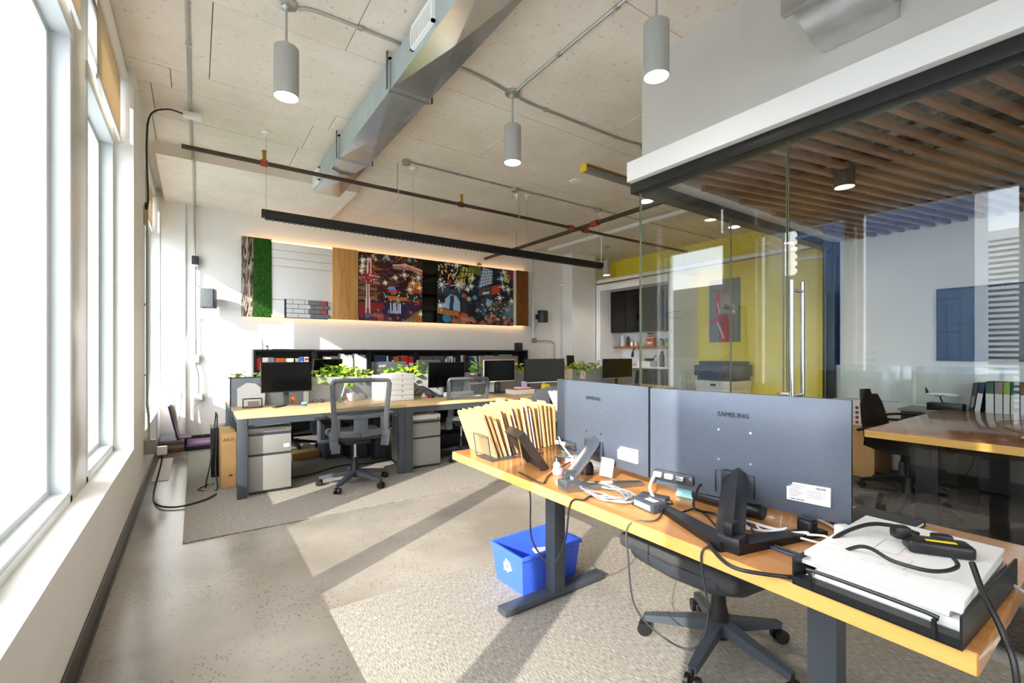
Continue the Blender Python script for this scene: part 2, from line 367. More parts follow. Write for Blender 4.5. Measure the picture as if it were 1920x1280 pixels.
# roller shades in front of the upper panes
for y0, y1, lab in ((-.18, 3.04, 'beige roller shade nearest the camera, left end cut by the frame'), (3.48, 4.48, 'beige roller shade over the middle window by the glossy column'), (5.48, 7.6, 'beige roller shade over the farthest window by the back wall'), (-3.85, -1.65, 'beige roller shade on the added unseen window behind the camera')):
    t = thing('roller_shade', lab, 'blind', group='roller shades')
    MB().cyl((-.452, y0, 3.345), (-.452, y1, 3.345), .034, n=20).build('roller', 'white_trim', t)
    MB().box(-.462, -.459, y0+.02, y1-.02, 2.855, 3.345).build('cloth', 'shade_cloth', t)
    B(-.468, -.452, y0+.02, y1-.02, 2.83, 2.855, .003).build('hem_bar', 'white_trim', t)
    for yy in (y0, y1-.012): B(-.50, -.415, yy, yy+.012, 3.30, 3.40).build('bracket', 'white_trim', t)
# ------------------------------------------------------------------ meeting room shell
GX, GY = 2.75, 2.262
struct('wall_bulkhead', MB().box(GX, GX+.14, -2.3, GY-.02, 2.60, CE+.005).box(GX+.14, 6.24, GY-.16, GY-.02, 2.60, CE+.005), 'grey_wall')
struct('trim_3', MB().box(GX-.10, GX+.16, -2.3, GY+.04, 2.53, 2.675, .003).box(GX+.16, 6.24, GY-.18, GY+.04, 2.53, 2.675), 'white_trim', label='white soffit band above the meeting room glass')
struct('trim_4', MB().box(GX-.05, GX+.07, -2.3, GY+.05, 2.455, 2.53, .004).box(GX+.07, 6.1, GY-.06, GY+.05, 2.455, 2.53), 'black', label='black glazing track under the white soffit')
struct('wall_meeting', B(6.1, 6.24, -2.3, GY+.02, 0, CE), 'white_wall')
struct('wall_meeting_end', MB().box(GX-.05, 6.24, -2.44, -2.3, 0, CE+.005), 'white_wall')
struct('wall_meeting_return', MB().box(6.1, 8.2, GY-.12, GY+.02, 0, CE+.005), 'white_wall')
struct('trim_5', B(6.02, 6.098, GY-.09, GY+.03, 0, 2.53, .005), 'black', label='black post at the end of the side glass')
struct('ceiling_meeting', B(GX+.14, 6.1, -2.3, GY-.16, 3.30, 3.34), 'black_matte')
struct('floor_meeting', B(GX+.06, 6.1, -2.3, GY-.02, 0, .008), 'carpet_dark')
gf = bpy.data.objects.new('wall_glass', None); COL.objects.link(gf); gf['kind'] = 'structure'; gf['label'] = 'frameless glass wall of the meeting room'
def gpane(x0, x1, y0, y1, z0=.02, z1=2.47):
    p = B(x0, x1, y0, y1, z0, z1).build('pane', 'office_glass', gf)
    e = MB(); q = .0008
    if x1-x0 < y1-y0:
        for yy in (y0, y1): e.box(x0, x1, yy-q, yy+q, z0, z1)
    else:
        for xx in (x0, x1): e.box(xx-q, xx+q, y0, y1, z0, z1)
    e.build('polished_edge', 'glass_edge', p)
for a, b in ((1.225, GY), (.27, 1.215), (-.685, .26), (-2.29, -.695)): gpane(GX-.006, GX+.006, a, b)
for a, b in ((GX+.012, 4.0), (4.006, 5.0), (5.006, 6.02)): gpane(a, b, GY-.006, GY+.006)
struct('trim_6', MB().box(GX-.015, GX+.015, -2.3, GY, 0, .03).box(GX, 6.1, GY-.015, GY+.015, 0, .03), 'alu', label='metal floor channel of the glass wall')
# slatted timber ceiling, every slat a piece
sl = bpy.data.objects.new('ceiling_slats', None); COL.objects.link(sl); sl['kind'] = 'structure'; sl['label'] = 'suspended timber slat ceiling of the meeting room'
tn = math.tan(math.radians(12))
for i in range(38):
    yw = 2.05 - i*.1185                      # where the slat meets the far wall
    xs = max(GX+.17, 6.09-(2.06-yw)/tn) if yw+(6.09-GX-.17)*tn > 2.06 else GX+.17
    if 6.09-xs < .08 or yw < -2.25: continue
    MB().beam((xs, yw+(6.09-xs)*tn, 2.54), (6.09, yw, 2.54), .04, .04, .003).build('slat', 'slat_wood', sl)
for x in (3.6, 5.2): B(x-.02, x+.02, -2.28, 2.08, 2.56, 2.60).build('batten', 'black_matte', sl)
# ------------------------------------------------------------------ rugs
tag(B(-.068, 6.3, 3.685, 6.95, .0, .009, .003).build('area_rug', 'rug_grey'), 'grey woven carpet under the far bank of desks', 'rug')
tag(B(.535, 2.66, -1.2, 2.32, .0, .009, .003).build('area_rug', 'rug'), 'beige grey ribbed carpet under the near desk', 'rug')
# ------------------------------------------------------------------ outside
mat('street', '#8c8f90', .9); mat('tower_blue', '#34577f', .15, .2, noise=(.05, .2)); mat('tower_line', '#22364f', .5); mat('tower_white', '#d9dcdf', .6); mat('tower_dark', '#3a4656', .3); mat('tower_panel', '#4a7099', .15, .2)
mat('fin_green', '#4d8238', .6); mat('fin_lavender', '#4a468c', .6); mat('fin_white', '#6a8c66', .6)
tag(B(-900, -12, -300, 900, -32, -30).build('street_ground', 'street'), 'grey street level far below the windows', 'ground')['kind'] = 'structure'
t = thing('glass_tower', 'wide blue glass office tower mirrored in the meeting room glass', 'building', (-150, 43, -30))
B(-15, 0, -16.5, 16, 0, 90).build('facade', 'tower_blue', t)
for k in range(29): B(.02, .12, -16.5, 16, 30+k*2.1, 30.14+k*2.1).build('floor_line', 'tower_line', t)
for k in range(14): B(.02, .10, -16.5+k*2.5, -16.4+k*2.5, 0, 90).build('fin', 'tower_line', t)
t = thing('balcony_tower', 'white balcony apartment tower beside the blue glass tower', 'building', (-350, 54, -30))
B(-20, 0, -14, 6, 0, 92).build('core', 'tower_dark', t)
for k in range(30): B(-1, 2.2, -14.5, 6.5, 2+k*3, 3.5+k*3).build('balcony', 'tower_white', t)
B(-20, .5, -14, 6, 92, 97).build('crown', 'tower_white', t)
for yy, ww, hh, lab in ((103, 8, 110, 'slim dark tower with thin balcony bands'), (81, 13, 130, 'broad dark tower with ridged balconies')):
    t = thing('dark_tower', lab + ', mirrored in the glass door', 'building', (-200, yy, -30))
    B(-15, 0, -ww/2, ww/2, 0, hh).build('core', 'tower_dark', t)
    for k in range(int((hh-24)/3)): B(-1, 1.0, -ww/2-.3, ww/2+.3, 24+k*3, 25.1+k*3).build('balcony', 'tower_line' if k % 3 else 'tower_panel', t)
t = thing('office_block', 'long mid rise grey block along the skyline outside', 'building', (-120, 84, -30))
B(-14, 0, -32, 30, 0, 51).build('core', 'tower_dark', t)
for k in range(9): B(-1, .6, -32.3, 30.3, 24+k*3, 25.3+k*3).build('floor_band', 'tower_line', t)
t = thing('coloured_facade', 'pale green and lavender facade panels outside the left window', 'facade', (-.9, 8.6, -3))
for i in range(14):
    x1 = -.0 - i*.36; B(x1-.345, x1, 0, .12, 0, 12).build('panel', ('fin_white', 'fin_green', 'fin_green', 'fin_lavender', 'fin_green')[i % 5], t)
# ================================================================== CEILING THINGS
# galvanised duct with cross-broken panels
t = thing('air_duct', 'long galvanised rectangular air duct hung under the concrete ceiling', 'duct')
seams = [-4.1, -2.6, -1.15, .3, 1.75, 3.2, 4.62, 5.80]
mat('galv_dark', '#cfcfcf', .2, .8, noise=(2.2, .2), bump=(2, .08))
for i in range(len(seams)-1):
    y0, y1 = seams[i]+.008, seams[i+1]-.008; ym = (y0+y1)/2; xa, xb, za, zb = 1.16, 1.45, 3.16, 3.37
    m = MB(); c = .028
    P = [(xa, y0), (xb, y0), (xb, y1), (xa, y1)]
    bot = [(x, y, za) for x, y in P]; apex = ((xa+xb)/2, ym, za-c)
    for k in range(4): m.quad(bot[k], bot[(k+1) % 4], apex)
    m.quad((xa, y0, zb), (xb, y0, zb), (xb, y1, zb), (xa, y1, zb))
    m.quad((xa, y0, za), (xb, y0, za), (xb, y0, zb), (xa, y0, zb)); m.quad((xa, y1, za), (xb, y1, za), (xb, y1, zb), (xa, y1, zb))
    bmesh.ops.remove_doubles(m.bm, verts=m.bm.verts[:], dist=1e-5)
    ds_ = m.build('duct_section', 'galv' if i % 2 else 'galv_dark', t, ang=2)
    for xx in (xa, xb): B(xx-.0015, xx+.0015, y0, y1, za, zb).build('side_sheet', 'galv_side', ds_)
for y in seams[1:-1]:
    m = MB()
    for q in ((1.145, 1.465, 3.145, 3.165), (1.145, 1.165, 3.165, 3.385), (1.445, 1.465, 3.165, 3.385), (1.145, 1.465, 3.365, 3.385)):
        m.box(q[0], q[1], y-.012, y+.012, q[2], q[3])
    m.build('flange', 'galv_dark', t)
    for xx in (1.13, 1.48):
        MB().box(xx-.003, xx+.003, y-.02, y+.005, 3.15, CE).build('hanger_strap', 'steel_grey', t)
def grille(y0, y1):
    f = MB(); x = 1.155
    for q in ((y0, y1, 3.2, 3.215), (y0, y1, 3.335, 3.35), (y0, y0+.015, 3.2, 3.35), (y1-.015, y1, 3.2, 3.35)): f.box(x-.02, x+.003, *q)
    g = f.build('grille', 'white_trim', t); k = y0+.03
    while k < y1-.02:
        B(x-.015, x+.002, k-.004, k+.004, 3.215, 3.335).build('louvre', 'white_trim', g); k += .022
grille(2.45, 2.78); grille(5.45, 5.76)
# short duct breaking out of the grey bulkhead
t = thing('duct_stub', 'short galvanised duct stub poking out of the grey bulkhead', 'duct')
MB().box(2.38, 2.76, .70, 1.06, 2.93, 3.36).build('duct_body', 'galv', t)
MB().box(2.36, 2.40, .68, 1.08, 2.91, 3.38).build('flange', 'galv_dark', t)
MB().prism([(2.745, 2.93), (2.36, 2.93), (2.62, 2.85), (2.745, 2.85)], .72, 1.04, 'y').build('transition', 'galv', t)
# pendants
def pendant(loc, label, zt=3.135, zb=2.83, r=.0715, first=[None]):
    if first[0] is None:
        t = thing('pendant_light', label, 'lamp', loc, 0, 'grey cylinder pendants')
        MB().lathe([(0, CE), (.062, CE), (.062, CE-.022), (.03, CE-.03), (.03, CE-.04), (.012, CE-.055), (0, CE-.055)]).build('canopy', 'conduit', t)
        MB().cyl((0, 0, zt-.01), (0, 0, CE-.05), .0075, n=10).build('stem', 'pendant_grey', t)
        MB().lathe([(0, zt), (r-.006, zt), (r, zt-.006), (r, zb), (r-.004, zb), (r-.004, zt-.02), (0, zt-.02)], n=40).build('shade', 'pendant_grey', t)
        MB().lathe([(0, zb+.012), (r-.005, zb+.012), (r-.005, zb+.016), (0, zb+.016)], n=32).build('diffuser', 'lamp_glow', t)
        sd = bpy.data.lights.new('pendant_lamp', 'SPOT'); sd.energy = 30; sd.color = (1, .90, .76); sd.spot_size = 2.2; sd.spot_blend = 1; sd.shadow_soft_size = .06
        so = bpy.data.objects.new('pendant_lamp', sd); COL.objects.link(so); so.parent = t; so.location = (0, 0, zb-.004)
        first[0] = t; return t
    return dup(first[0], loc, 0, label)
pendant((.461, 3.096, 0), 'grey cylinder pendant hanging closest to the windows')
for loc, lab in (((2.161, 3.096, 0), 'grey cylinder pendant on the ceiling conduit crossing, right of the duct'), ((2.16, 1.66, 0), 'grey cylinder pendant beside the grey bulkhead, largest in view'), ((3.86, 3.096, 0), 'grey cylinder pendant showing just below the end of the white soffit'),
                 ((5.56, 3.096, 0), 'grey cylinder pendant in front of the yellow wall, lower one seen through glass'), ((7.02, 3.096, 0), 'far grey cylinder pendant near the yellow wall, seen through the glass door'), ((4.72, 2.9, 0), 'grey cylinder pendant close above the glass corner, seen through glass'), ((6.9, 6.53, 0), 'small far pendant by the end of the black linear light')):
    pendant(loc, lab)
def strap(m, p, r=.014): m.obox(p, (.026, .026, .02))
def conduit(label, pts, r=.0105, name='conduit', straps=(), m='conduit', smooth=True, sub=6):
    t = thing(name, label, 'conduit', group='metal conduits')
    MB().tube(pts, r, 8, sub, smooth).build('tubing', m, t)
    for p in straps: MB().obox(p, (.034, .034, .02), bev=.004).build('strap', 'conduit', t)
    return t
zc = CE-.013
conduit('galvanised conduit linking the two pendants across the duct', [(.53, 3.09, zc-.01), (.62, 3.06, zc), (1.0, 3.05, zc), (1.75, 3.05, zc), (2.05, 3.085, zc), (2.11, 3.096, zc-.01)], straps=[(.9, 3.05, zc), (1.6, 3.05, zc)], sub=3)
conduit('galvanised conduit from the pendant crossing to the pendant by the soffit', [(2.22, 3.10, zc-.01), (2.32, 3.13, zc), (2.6, 3.14, zc), (3.5, 3.14, zc), (3.74, 3.11, zc), (3.80, 3.1, zc-.01)], straps=[(2.55, 3.14, zc), (3.0, 3.14, zc), (3.45, 3.14, zc)], sub=3)
conduit('bright galvanised conduit running from the crossing toward the camera', [(2.165, 3.03, zc-.01), (2.16, 2.9, zc), (2.15, 1.75, zc), (2.16, 1.0, zc), (2.16, -3.9, zc)], r=.012, straps=[(2.155, 2.5, zc), (2.155, 1.95, zc)], sub=3)
tb = conduit('grey conduit with round boxes along the far ceiling', [(2.0, 4.885, zc), (3.40, 4.885, zc), (3.5, 4.885, zc), (5.0, 4.885, zc), (8.1, 4.885, zc)], straps=[(2.6, 4.885, zc), (3.1, 4.885, zc), (3.9, 4.885, zc)], sub=1)
for x in (1.95, 3.45, 4.98):
    MB().lathe([(0, CE), (.05, CE), (.05, CE-.045), (.045, CE-.05), (0, CE-.05)], (x, 4.885, 0)).build('junction_box', 'conduit', tb)
# conduit drop down the back wall by the window
tv = conduit('tall conduit run crossing the ceiling by the windows and down the wall', [(-.045, -3.8, zc), (-.04, 3.3, zc), (-.03, 5.70, zc), (-.02, 5.83, zc-.04), (-.02, 5.86, 3.27), (-.015, 6.0, 3.275), (-.01, YB-.12, 3.275), (-.005, YB-.05, 3.25), (-.005, YB-.045, 3.1), (0, YB-.045, 1.35), (.0, YB-.05, 1.1), (.03, YB-.05, .95), (.03, YB-.05, .68)], r=.013, straps=[(-.04, 3.9, zc), (0, YB-.04, 2.2), (0, YB-.04, 1.6)], sub=4)
B(-.04, .04, YB-.075, YB, 2.46, 2.58, .004).build('switch_box', 'charcoal', tv)
B(-.04, .04, YB-.08, YB, 2.43, 2.46, .004).build('box_cap', 'outlet', tv)
B(-.035, .045, YB-.07, YB, 1.12, 1.22, .004).build('junction_box', 'outlet', tv)
B(-.02, .08, YB-.07, YB, .6, .69, .004).build('outlet_box', 'outlet', tv)
te = thing('emergency_box', 'small white box on the ceiling conduit near the windows', 'junction box')
B(-.09, .05, 4.93, 5.0, CE-.075, CE-.03, .006).build('box_body', 'white_plastic', te)
B(-.085, .045, 4.925, 4.935, CE-.07, CE-.035, .003).build('cover', 'white_plastic', te)
tag(MB().tube([(-.09, 4.97, CE-.05), (-.2, 4.98, CE-.04), (-.315, 5.02, CE-.10), (-.345, 5.05, CE-.3), (-.35, 5.12, 2.9), (-.34, 5.13, 2.62), (-.355, 5.14, 2.52), (-.36, 5.15, 2.58)], .007, 8, 8).build('loop_cable', 'cable_black'), 'black cable looping from the ceiling box down the pier', 'cable')
# conduit on the pier with an outlet box near the floor
tp = conduit('dark conduit running down the window pier to a floor outlet', [(-.365, 5.38, 3.38), (-.365, 5.38, 1.0), (-.365, 5.38, .78), (-.355, 5.40, .66), (-.355, 5.40, .44)], r=.010, straps=[(-.37, 5.38, 2.6), (-.37, 5.38, 1.05), (-.37, 5.38, 1.7)], m='pendant_grey', sub=4)
B(-.384, -.30, 5.34, 5.44, .32, .45, .005).build('outlet_box', 'ped_grey', tp)
tag(MB().box(-.384, -.36, 5.30, 5.36, 2.42, 2.60, .02).build('wall_sounder', 'shade_cloth'), 'small beige oval box high on the window pier', 'wall box')
tag(MB().tube([(-.33, 5.42, .36), (-.30, 5.5, .345), (-.26, 5.46, .25), (-.30, 5.1, .015), (-.25, 4.7, .014), (-.12, 4.55, .014), (.05, 4.6, .02), (.15, 4.75, .02)], .0075, 8, 8).build('extension_cord', 'cable_black'), 'black power cord drooping from the pier outlet across the floor', 'cable')
B2 = thing('power_adapter', 'white plug adapter hanging at the pier outlet', 'plug'); B(-.30, -.22, 5.46, 5.52, .28, .36, .01).build('adapter_body', 'white_plastic', B2); MB().cyl((-.26, 5.455, .32), (-.26, 5.44, .32), .012).build('plug_pin', 'outlet', B2)
# sprinkler pipes
t = thing('sprinkler_main', 'dark sprinkler pipe running across the room under the ceiling', 'pipe')
MB().cyl((-.1, 5.02, 3.10), (7.35, 5.02, 3.10), .021, n=14).build('pipe_run', 'pipe_dark', t)
for x in (4.55, 4.85): MB().cyl((x-.045, 5.02, 3.10), (x+.045, 5.02, 3.10), .036, n=14).build('coupling', 'red_paint', t)
MB().cyl((7.33, 5.02, 3.1), (7.42, 5.02, 3.1), .03, n=14).build('end_cap', 'conduit', t)
for x in (.55, 2.72):
    h = MB().cyl((x, 5.0, 3.11), (x, 5.0, 3.2), .016, n=10).cyl((x, 5.0, 3.2), (x, 5.0, 3.215), .022, n=12).build('sprinkler_head', 'brass', t)
    MB().cyl((x-.03, 5.02, 3.1), (x+.03, 5.02, 3.1), .033, n=12).build('tee', 'red_paint' if x < 1 else 'pipe_dark', t)
for x in (1.9, 3.6, 6.2):
    MB().cyl((x, 5.02, 3.12), (x, 5.02, CE), .005, n=6).build('hanger_rod', 'conduit', t)
    MB().cyl((x-.008, 5.02, 3.1), (x+.008, 5.02, 3.1), .027, n=12).build('ring', 'conduit', t)
t = thing('sprinkler_branch', 'thicker dark sprinkler pipe running from the back wall toward the camera', 'pipe')
MB().cyl((4.69, 2.4, 3.10), (4.69, YB, 3.10), .03, n=14).build('pipe_run', 'pipe_dark', t)
MB().cyl((4.69, 4.6, 3.10), (4.69, 4.72, 3.1), .044, n=14).build('coupling', 'red_paint', t)
MB().cyl((4.69, 6.6, 3.12), (4.69, 6.6, CE), .006, n=6).build('hanger_rod', 'conduit', t)
# black linear pendant with cords
t = thing('linear_light', 'long slim black linear light hung above the far desks', 'lamp')
Y0 = 5.03
m = MB().box(.53, 5.22, Y0-.032, Y0+.032, 2.575, 2.65, .004); m.build('housing', 'black_matte', t)
B(.56, 5.19, Y0-.024, Y0+.024, 2.560, 2.578).build('louvre_tray', 'black_matte', t)
lv = MB(); x = .58
while x < 5.18: lv.box(x-.004, x+.004, Y0-.03, Y0+.03, 2.553, 2.576); x += .05
o = lv.build('louvre_blades', 'charcoal', t); o['kind'] = 'stuff'
for x in (.57, 2.09, 3.75, 5.17):
    MB().cyl((x, Y0, 2.65), (x, Y0, CE), .0022, n=6).build('suspension_wire', 'conduit', t)
    MB().lathe([(0, CE), (.035, CE), (.04, CE-.012), (.01, CE-.02), (.008, CE-.05), (0, CE-.05)], (x, Y0, 0), 16).build('ceiling_cup', 'white_trim', t)
MB().tube([(5.2, Y0, 2.65), (5.205, Y0, 2.9), (5.2, Y0, 3.2), (5.21, Y0, CE)], .006, 6, 4).build('power_cord', 'cable_white', t)
# ceiling bits
t = thing('fluorescent_batten', 'old batten light with a yellow end cap on the far ceiling', 'lamp')
B(3.68, 4.75, 3.79, 3.87, CE-.075, CE, .006).build('batten_body', 'ped_grey', t); B(3.665, 3.685, 3.785, 3.875, CE-.08, CE, .004).build('end_cap', 'yellow_note', t); B(3.7, 4.74, 3.775, 3.792, CE-.02, CE).build('side_strip', 'brass', t)
tag(MB().lathe([(0, CE), (.09, CE), (.09, CE-.012), (.07, CE-.02), (0, CE-.022)], (3.95, 4.25, 0), 28).build('smoke_detector', 'white_trim'), 'round white detector disc on the concrete ceiling', 'detector')
tag(MB().lathe([(0, CE), (.03, CE), (.03, CE-.03), (.012, CE-.04), (.012, CE-.07), (.03, CE-.075), (0, CE-.078)], (3.62, 5.08, 0), 16).build('ceiling_sprinkler', 'white_trim'), 'small white sprinkler rosette near the far ceiling conduit', 'sprinkler')
# kitchen ceiling pipes
t = thing('white_tube', 'long white horizontal tube hung in front of the yellow wall', 'pipe')
MB().cyl((7.28, 7.15, 2.80), (7.28, 2.7, 2.80), .04, n=16).build('tube_run', 'white_trim', t); MB().cyl((7.28, 7.15, 2.755), (7.28, 2.7, 2.755), .012, n=8).build('under_strip', 'brown', t)
for y in (6.4, 5.0, 3.6): MB().cyl((7.28, y, 2.83), (7.28, y, CE), .003, n=6).build('suspension_wire', 'conduit', t)
conduit('white ceiling trunking by the far column', [(5.95, 7.2, 3.36), (5.95, 5.6, 3.36), (5.95, 3.4, 3.36)], r=.035, m='white_trim', smooth=False)
tw = conduit('pale conduit bending down the back wall beside the black speaker', [(5.95, 7.1, CE-.03), (5.9, YB-.1, CE-.03), (5.87, YB-.03, CE-.08), (5.87, YB-.02, 3.1), (5.87, YB-.02, 1.58), (5.88, YB-.02, 1.5)], r=.012, sub=4)
B(5.83, 5.93, YB-.06, YB, 1.46, 1.56, .004).build('junction_box', 'ped_grey', tw)
MB().tube([(5.93, YB-.03, 1.51), (6.25, YB-.03, 1.51), (6.42, YB-.03, 1.46), (6.45, YB-.03, 1.3), (6.45, YB-.03, .4)], .012, 8, 4).build('branch_tubing', 'conduit', tw)
MB().tube([(5.7, YB-.02, 2.37), (5.78, YB-.02, 2.36), (5.85, YB-.02, 2.28), (5.85, YB-.02, 1.6)], .007, 6, 4).build('thin_branch', 'conduit', tw)
t = thing('door_camera', 'small white wall fixture on the white column', 'wall box'); MB().lathe([(0, 0), (.04, 0), (.04, .03), (0, .035)], (6.6, YB-.035, 2.72), M=Matrix.Rotation(math.pi/2, 4, 'X')).build('base', 'white_plastic', t); MB().cyl((6.6, YB-.05, 2.73), (6.72, YB-.34, 2.76), .022, n=12).build('arm', 'white_plastic', t)
t = thing('bare_hook', 'pale globe hook hidden behind the linear light on the back wall', 'fixture'); MB().lathe([(0, 0), (.05, .0), (.05, .02), (.02, .05), (0, .06)], (4.55, YB, 2.95), M=Matrix.Rotation(math.pi/2, 4, 'X')).build('rosette', 'brass', t)

# ================================================================== FEATURE PANEL ON THE BACK WALL
FY = YB-.09
t = thing('feature_panel', 'long backlit panel of bark, moss, timber and painted city scenes', 'wall panel')
B(.56, 5.66, FY+.02, YB-.035, 1.82, 2.90).build('backing', 'black_matte', t)
for q in ((.60, 5.62, 1.80, 1.815), (.60, 5.62, 2.905, 2.92)): B(q[0], q[1], YB-.07, YB-.05, q[2], q[3]).build('glow_strip', 'strip_glow', t)
def bark():
    m = mat('bark', '#a08a78', .9); tt = m.node_tree; p = tt.nodes['Principled BSDF']; tcn = tt.nodes.new('ShaderNodeTexCoord'); mpn = tt.nodes.new('ShaderNodeMapping'); mpn.inputs['Scale'].default_value = (34, 1, 5)
    n = tt.nodes.new('ShaderNodeTexNoise'); n.inputs['Scale'].default_value = 1; n.inputs['Detail'].default_value = 6; n.inputs['Distortion'].default_value = 1.2
    r = tt.nodes.new('ShaderNodeValToRGB'); e = r.color_ramp.elements; e[0].position = .42; e[0].color = (*lin('#3c2f28'), 1); e[1].position = .62; e[1].color = (*lin('#c9b9a8'), 1)
    tt.links.new(tcn.outputs['Object'], mpn.inputs[0]); tt.links.new(mpn.outputs[0], n.inputs['Vector']); tt.links.new(n.outputs['Fac'], r.inputs[0]); tt.links.new(r.outputs[0], p.inputs['Base Color'])
    b = tt.nodes.new('ShaderNodeBump'); b.inputs['Distance'].default_value = .02; tt.links.new(n.outputs['Fac'], b.inputs['Height']); tt.links.new(b.outputs[0], p.inputs['Normal'])
bark()
def grid(name, m, x0, x1, z0, z1, y, nx, nz, amp, parent):
    mb = MB(); vs = []; fs = []
    for j in range(nz+1):
        for i in range(nx+1):
            edge = i in (0, nx) or j in (0, nz)
            vs.append((x0+(x1-x0)*i/nx, y-(0 if edge else amp*random.random()), z0+(z1-z0)*j/nz))
    for j in range(nz):
        for i in range(nx): a = j*(nx+1)+i; fs.append((a, a+1, a+nx+2, a+nx+1))
    mb._add([Vector(v) for v in vs], fs); mb.box(x0, x1, y, y+.03, z0, z1)
    return mb.build(name, m, parent)
grid('bark_board', 'bark', .545, .692, 1.775, 2.93, FY-.005, 9, 60, .014, t)
mat('moss_base', '#1d4a10', .9); mat('moss', '#3f7f1c', .8, noise=(30, .4)); 
B(.692, .928, FY-.005, FY+.025, 1.775, 2.93).build('moss_board', 'moss_base', t)
gm = MB()
for k in range(5200):
    x = random.uniform(.697, .923); z = random.uniform(1.78, 2.925); l = random.uniform(.012, .03); a = random.uniform(0, 6.28); q = Vector((math.cos(a)*.6, -.8, math.sin(a)*.6))*l; w = Vector((math.sin(a), 0, -math.cos(a)))*.0022
    p = Vector((x, FY-.005, z)); gm._add([p-w, p+w, p+q], [(0, 1, 2)])
o = gm.build('grass_blades', 'moss', t); o['kind'] = 'stuff'
for z0, z1, dy in ((2.79, 2.89, 0), (2.67, 2.785, .004), (2.55, 2.665, .008), (2.05, 2.545, .010), (1.82, 2.045, .012)):
    B(.932, 1.80, FY-.0+dy*.5, FY+.03, z0, z1, .003).build('white_plank', 'white_trim', t)
# tile sample
ts = B(1.10, 1.72, FY-.012, FY, 1.775, 2.06).build('tile_board', 'navy', t)
mat('tile_white', '#e3e4e6', .25); mat('tile_grey', '#7d8286', .3); mat('tile_red', '#b8565c', .3); mat('tile_yellow', '#d9b45a', .3)
for r in range(4):
    z0 = 1.782+r*.069; x = 1.125 + (0 if r % 2 else -.0); seq = [('tile_white', .17), ('tile_white', .17 if r % 2 == 0 else .13), ('tile_grey', .05), ('tile_grey', .15), ('tile_red' if r % 2 else 'tile_grey', .09)]
    if r % 2: seq = [('tile_white', .09), ('tile_white', .17), ('tile_white', .05), ('tile_grey', .17), ('tile_red', .10)]
    for mm, w in seq:
        B(x+.003, x+w-.003, FY-.026, FY-.011, z0+.003, z0+.066, .003, seg=1).build('tile', mm, ts); x += w
B(1.72, 1.80, FY-.02, FY, 1.785, 1.83, .003).build('yellow_block', 'tile_yellow', t)
B(1.79, 2.188, FY-.03, FY+.02, 1.785, 2.925, .003).build('ply_board', 'ply', t)
# painted pictures: flat print stored as face colours
def painter(nx, nz, bgc):
    return [[bgc]*nx for _ in range(nz)]
def hx(c): c = c.lstrip('#'); return tuple(int(c[i:i+2], 16)/255 for i in (0, 2, 4))
def dot(A, cx, cz, r, c, a=1.0, soft=False):
    nz, nx = len(A), len(A[0])
    for j in range(max(0, int(cz-r)), min(nz, int(cz+r)+2)):
        for i in range(max(0, int(cx-r)), min(nx, int(cx+r)+2)):
            d = math.hypot(i-cx, j-cz)
            if d <= r:
                k = a*(1-(d/r)**2 if soft else 1); o = A[j][i]; A[j][i] = tuple(o[q]*(1-k)+c[q]*k for q in range(3))
def seg(A, x0, z0, x1, z1, w, c, a=1.0):
    n = int(max(abs(x1-x0), abs(z1-z0))*2)+1
    for k in range(n+1): dot(A, x0+(x1-x0)*k/n, z0+(z1-z0)*k/n, w, c, a)
def poly(A, P, c, a=1.0):
    nz, nx = len(A), len(A[0]); zs = [p[1] for p in P]
    for j in range(max(0, int(min(zs))), min(nz, int(max(zs))+1)):
        xs = []
        for k in range(len(P)):
            (xa, za), (xb, zb) = P[k], P[(k+1) % len(P)]
            if (za <= j+.5) != (zb <= j+.5): xs.append(xa+(j+.5-za)/(zb-za)*(xb-xa))
        xs.sort()
        for q in range(0, len(xs)-1, 2):
            for i in range(max(0, int(xs[q]+.5)), min(nx, int(xs[q+1]+.5))):
                o = A[j][i]; A[j][i] = tuple(o[e]*(1-a)+c[e]*a for e in range(3))
def star(A, cx, cz, r, c):
    for k in range(8):
        an = k*math.pi/4+.2; rr = r*(1 if k % 2 == 0 else .6); seg(A, cx, cz, cx+rr*math.cos(an), cz+rr*math.sin(an), .7, c, .8)
    dot(A, cx, cz, r*.25, (1, 1, .95))
def paint_mat():
    m = bpy.data.materials.new('paint_print'); m.use_nodes = True; MATS['paint_print'] = m; tt = m.node_tree; p = tt.nodes['Principled BSDF']; p.inputs['Roughness'].default_value = .3
    a = tt.nodes.new('ShaderNodeVertexColor'); a.layer_name = 'Col'; tt.links.new(a.outputs[0], p.inputs['Base Color'])
paint_mat()
def canvas(A, M, w, h, parent, name='printed_face'):
    """A[row from bottom][col]; M maps (u,v,0) into place"""
    nz, nx = len(A), len(A[0]); vs = [M @ Vector((w*i/nx, h*j/nz, 0)) for j in range(nz+1) for i in range(nx+1)]
    fs = [(j*(nx+1)+i, j*(nx+1)+i+1, (j+1)*(nx+1)+i+1, (j+1)*(nx+1)+i) for j in range(nz) for i in range(nx)]
    me = bpy.data.meshes.new(name); me.from_pydata(vs, [], fs); ca = me.color_attributes.new('Col', 'FLOAT_COLOR', 'CORNER')
    buf = []
    for j in range(nz):
        for i in range(nx): buf += [*lin(A[j][i]), 1]*4
    ca.data.foreach_set('color', buf); me.materials.append(MATS['paint_print'])
    ob = bpy.data.objects.new(name, me); COL.objects.link(ob); ob.parent = parent; return ob
R = random.Random(3)
